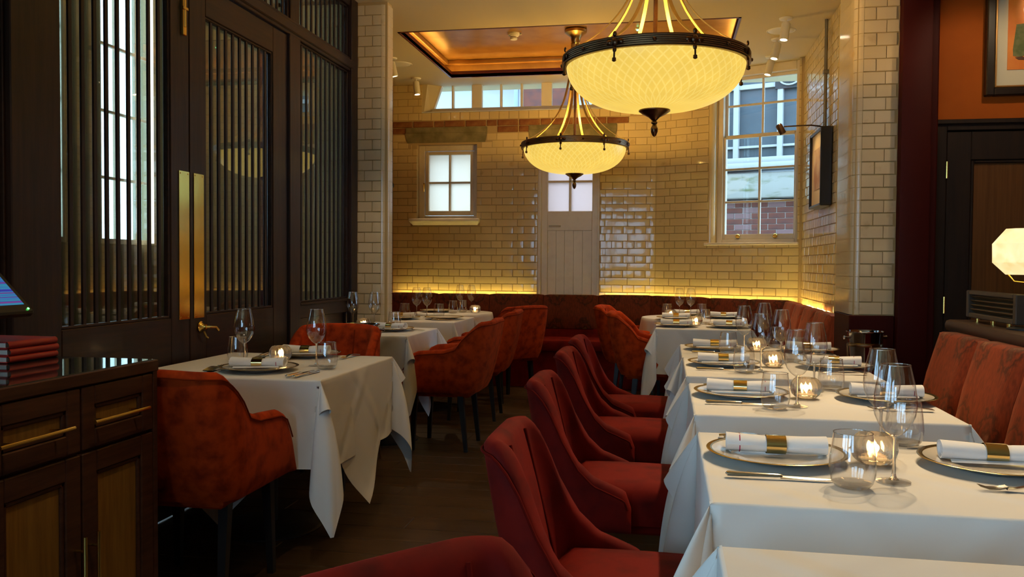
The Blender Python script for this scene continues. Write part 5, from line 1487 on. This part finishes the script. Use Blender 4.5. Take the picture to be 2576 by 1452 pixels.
# right row: settings face each other across x
def row_setting(key, yc, w1x, t1x, flip=False, wdy=0.0, parts='all'):
    d = TABLES[key][0]; on = ', ' + d
    r_ = random.Random(ord(key))
    j = lambda s=.008: r_.uniform(-s, s)
    plate('at chair side' + on, .268, yc + .062 + j()); nap('at chair side' + on, .266, yc + .066 + j(), radians(-4) + (pi if flip else 0) + j(.05))
    plate('at bench side' + on, .762, yc + .068 + j()); nap('at bench side' + on, .762, yc + .070 + j(), radians(-6) + j(.06))
    knife('at chair side' + on, .245, yc - .150 + j(.004), j(.03)); knife('at bench side' + on, .735, yc + .262, pi + j(.06))
    fork('at chair side, outer one' + on, .25, yc + .285, j(.04)); fork('at chair side, inner one' + on, .262, yc + .262, j(.04))
    fork('at bench side' + on, .75, yc - .150 + j(.01), pi + j(.05))
    tumbler('at chair side' + on, t1x, yc - .195 + j()); wine('at chair side' + on, w1x, yc - .145 + wdy)
    candle('on ' + d, .490, yc + .048)
    wine('at bench side' + on, .548, yc + .235); tumbler('at bench side' + on, .618, yc + .285)
row_setting('A', 2.087, .492, .392, True, .022)
row_setting('B', 3.10, .432, .355)
row_setting('C', 4.045, .414, .337)
row_setting('D', 4.79, .405, .322, False, -.005)
# left foreground table: places at the near and far ends
on = ', left foreground table'
plate('at the near end' + on, -1.735, 3.425); nap('at the near end' + on, -1.742, 3.430, radians(9))
plate('at the far end' + on, -1.772, 4.005); nap('at the far end' + on, -1.770, 3.99, radians(4))
fork('at the near end, outer one' + on, -1.945, 3.43, radians(97)); fork('at the near end, inner one' + on, -1.918, 3.42, radians(96))
knife('at the near end, outer one' + on, -1.475, 3.33, radians(86)); knife('at the near end, inner one' + on, -1.505, 3.335, radians(84))
knife('at the far end, outer one' + on, -1.985, 3.93, radians(-82)); knife('at the far end, inner one' + on, -1.960, 3.925, radians(-82)); fork('at the far end' + on, -1.545, 3.985, radians(-95))
tumbler('at the left rear' + on, -1.985, 3.70); wine('at the left' + on, -1.885, 3.575)
tumbler('at the right' + on, -1.475, 3.545); wine('at the right' + on, -1.565, 3.64); candle('on left foreground table', -1.805, 3.775)
# table at the left pier
on = ', table at the left tiled pier'
candle('on table at the left tiled pier', -2.135, 5.80); wine('beside the candle' + on, -2.10, 5.93); wine('half hidden by the screen post' + on, -2.24, 5.86)
plate('with the napkin' + on, -1.89, 5.66); nap('nearest the aisle' + on, -1.89, 5.665, radians(-12)); tumbler('behind the napkin' + on, -1.93, 5.88)
fork('beside the plate' + on, -1.93, 5.50, radians(20)); knife('beyond the plate' + on, -1.76, 5.75, radians(-25))
# table behind the pier
on = ', table behind the left pier'
wine('at the left' + on, -2.135, 7.11); wine('at the right' + on, -2.045, 7.12); tumbler('at the right' + on, -1.945, 7.15); plate('at the aisle side' + on, -1.845, 6.96)
plate('at the wall side' + on, -2.20, 6.86); nap('at the wall side' + on, -2.20, 6.86, .2); tumbler('at the wall side' + on, -2.25, 7.14); knife('at the aisle side' + on, -1.80, 6.80, .15)
# back left round table
on = ', round table in the back left corner'
wine('at the left' + on, -2.00, 8.14); wine('at the right' + on, -1.885, 8.14); tumbler('at the left' + on, -1.985, 7.80); tumbler('in the middle' + on, -1.93, 7.95)
plate('at the left' + on, -2.19, 7.98); candle('on round table in the back left corner', -1.80, 7.93, .3)
# square table behind the right row
on = ', square table behind the right row'
plate('at chair side' + on, .075, 6.62); nap('at the chair side, nearer one' + on, .075, 6.62, radians(-3)); plate('at the wall side' + on, .47, 6.62); nap('at the wall side' + on, .47, 6.62, radians(-10))
candle('on square table behind the right row', .225, 6.80, .3); tumbler('at the rear' + on, .30, 6.93)
# round table at the back right
on = ', round table at the back right'
tumbler('at the left' + on, .005, 7.80); wine('at the left' + on, .115, 7.86); wine('at the right' + on, .215, 7.88); tumbler('at the right' + on, .315, 7.90)
candle('on round table at the back right', .035, 7.70, .3); plate('at the rear' + on, .18, 8.09); nap('at the rear' + on, .18, 8.09, .3)
plate('at the right' + on,   .50, 7.78); nap('at the right' + on,   .50, 7.78, -.1); plate('at the front' + on, .08, 7.48); nap('at the front' + on, .08, 7.48, 0);
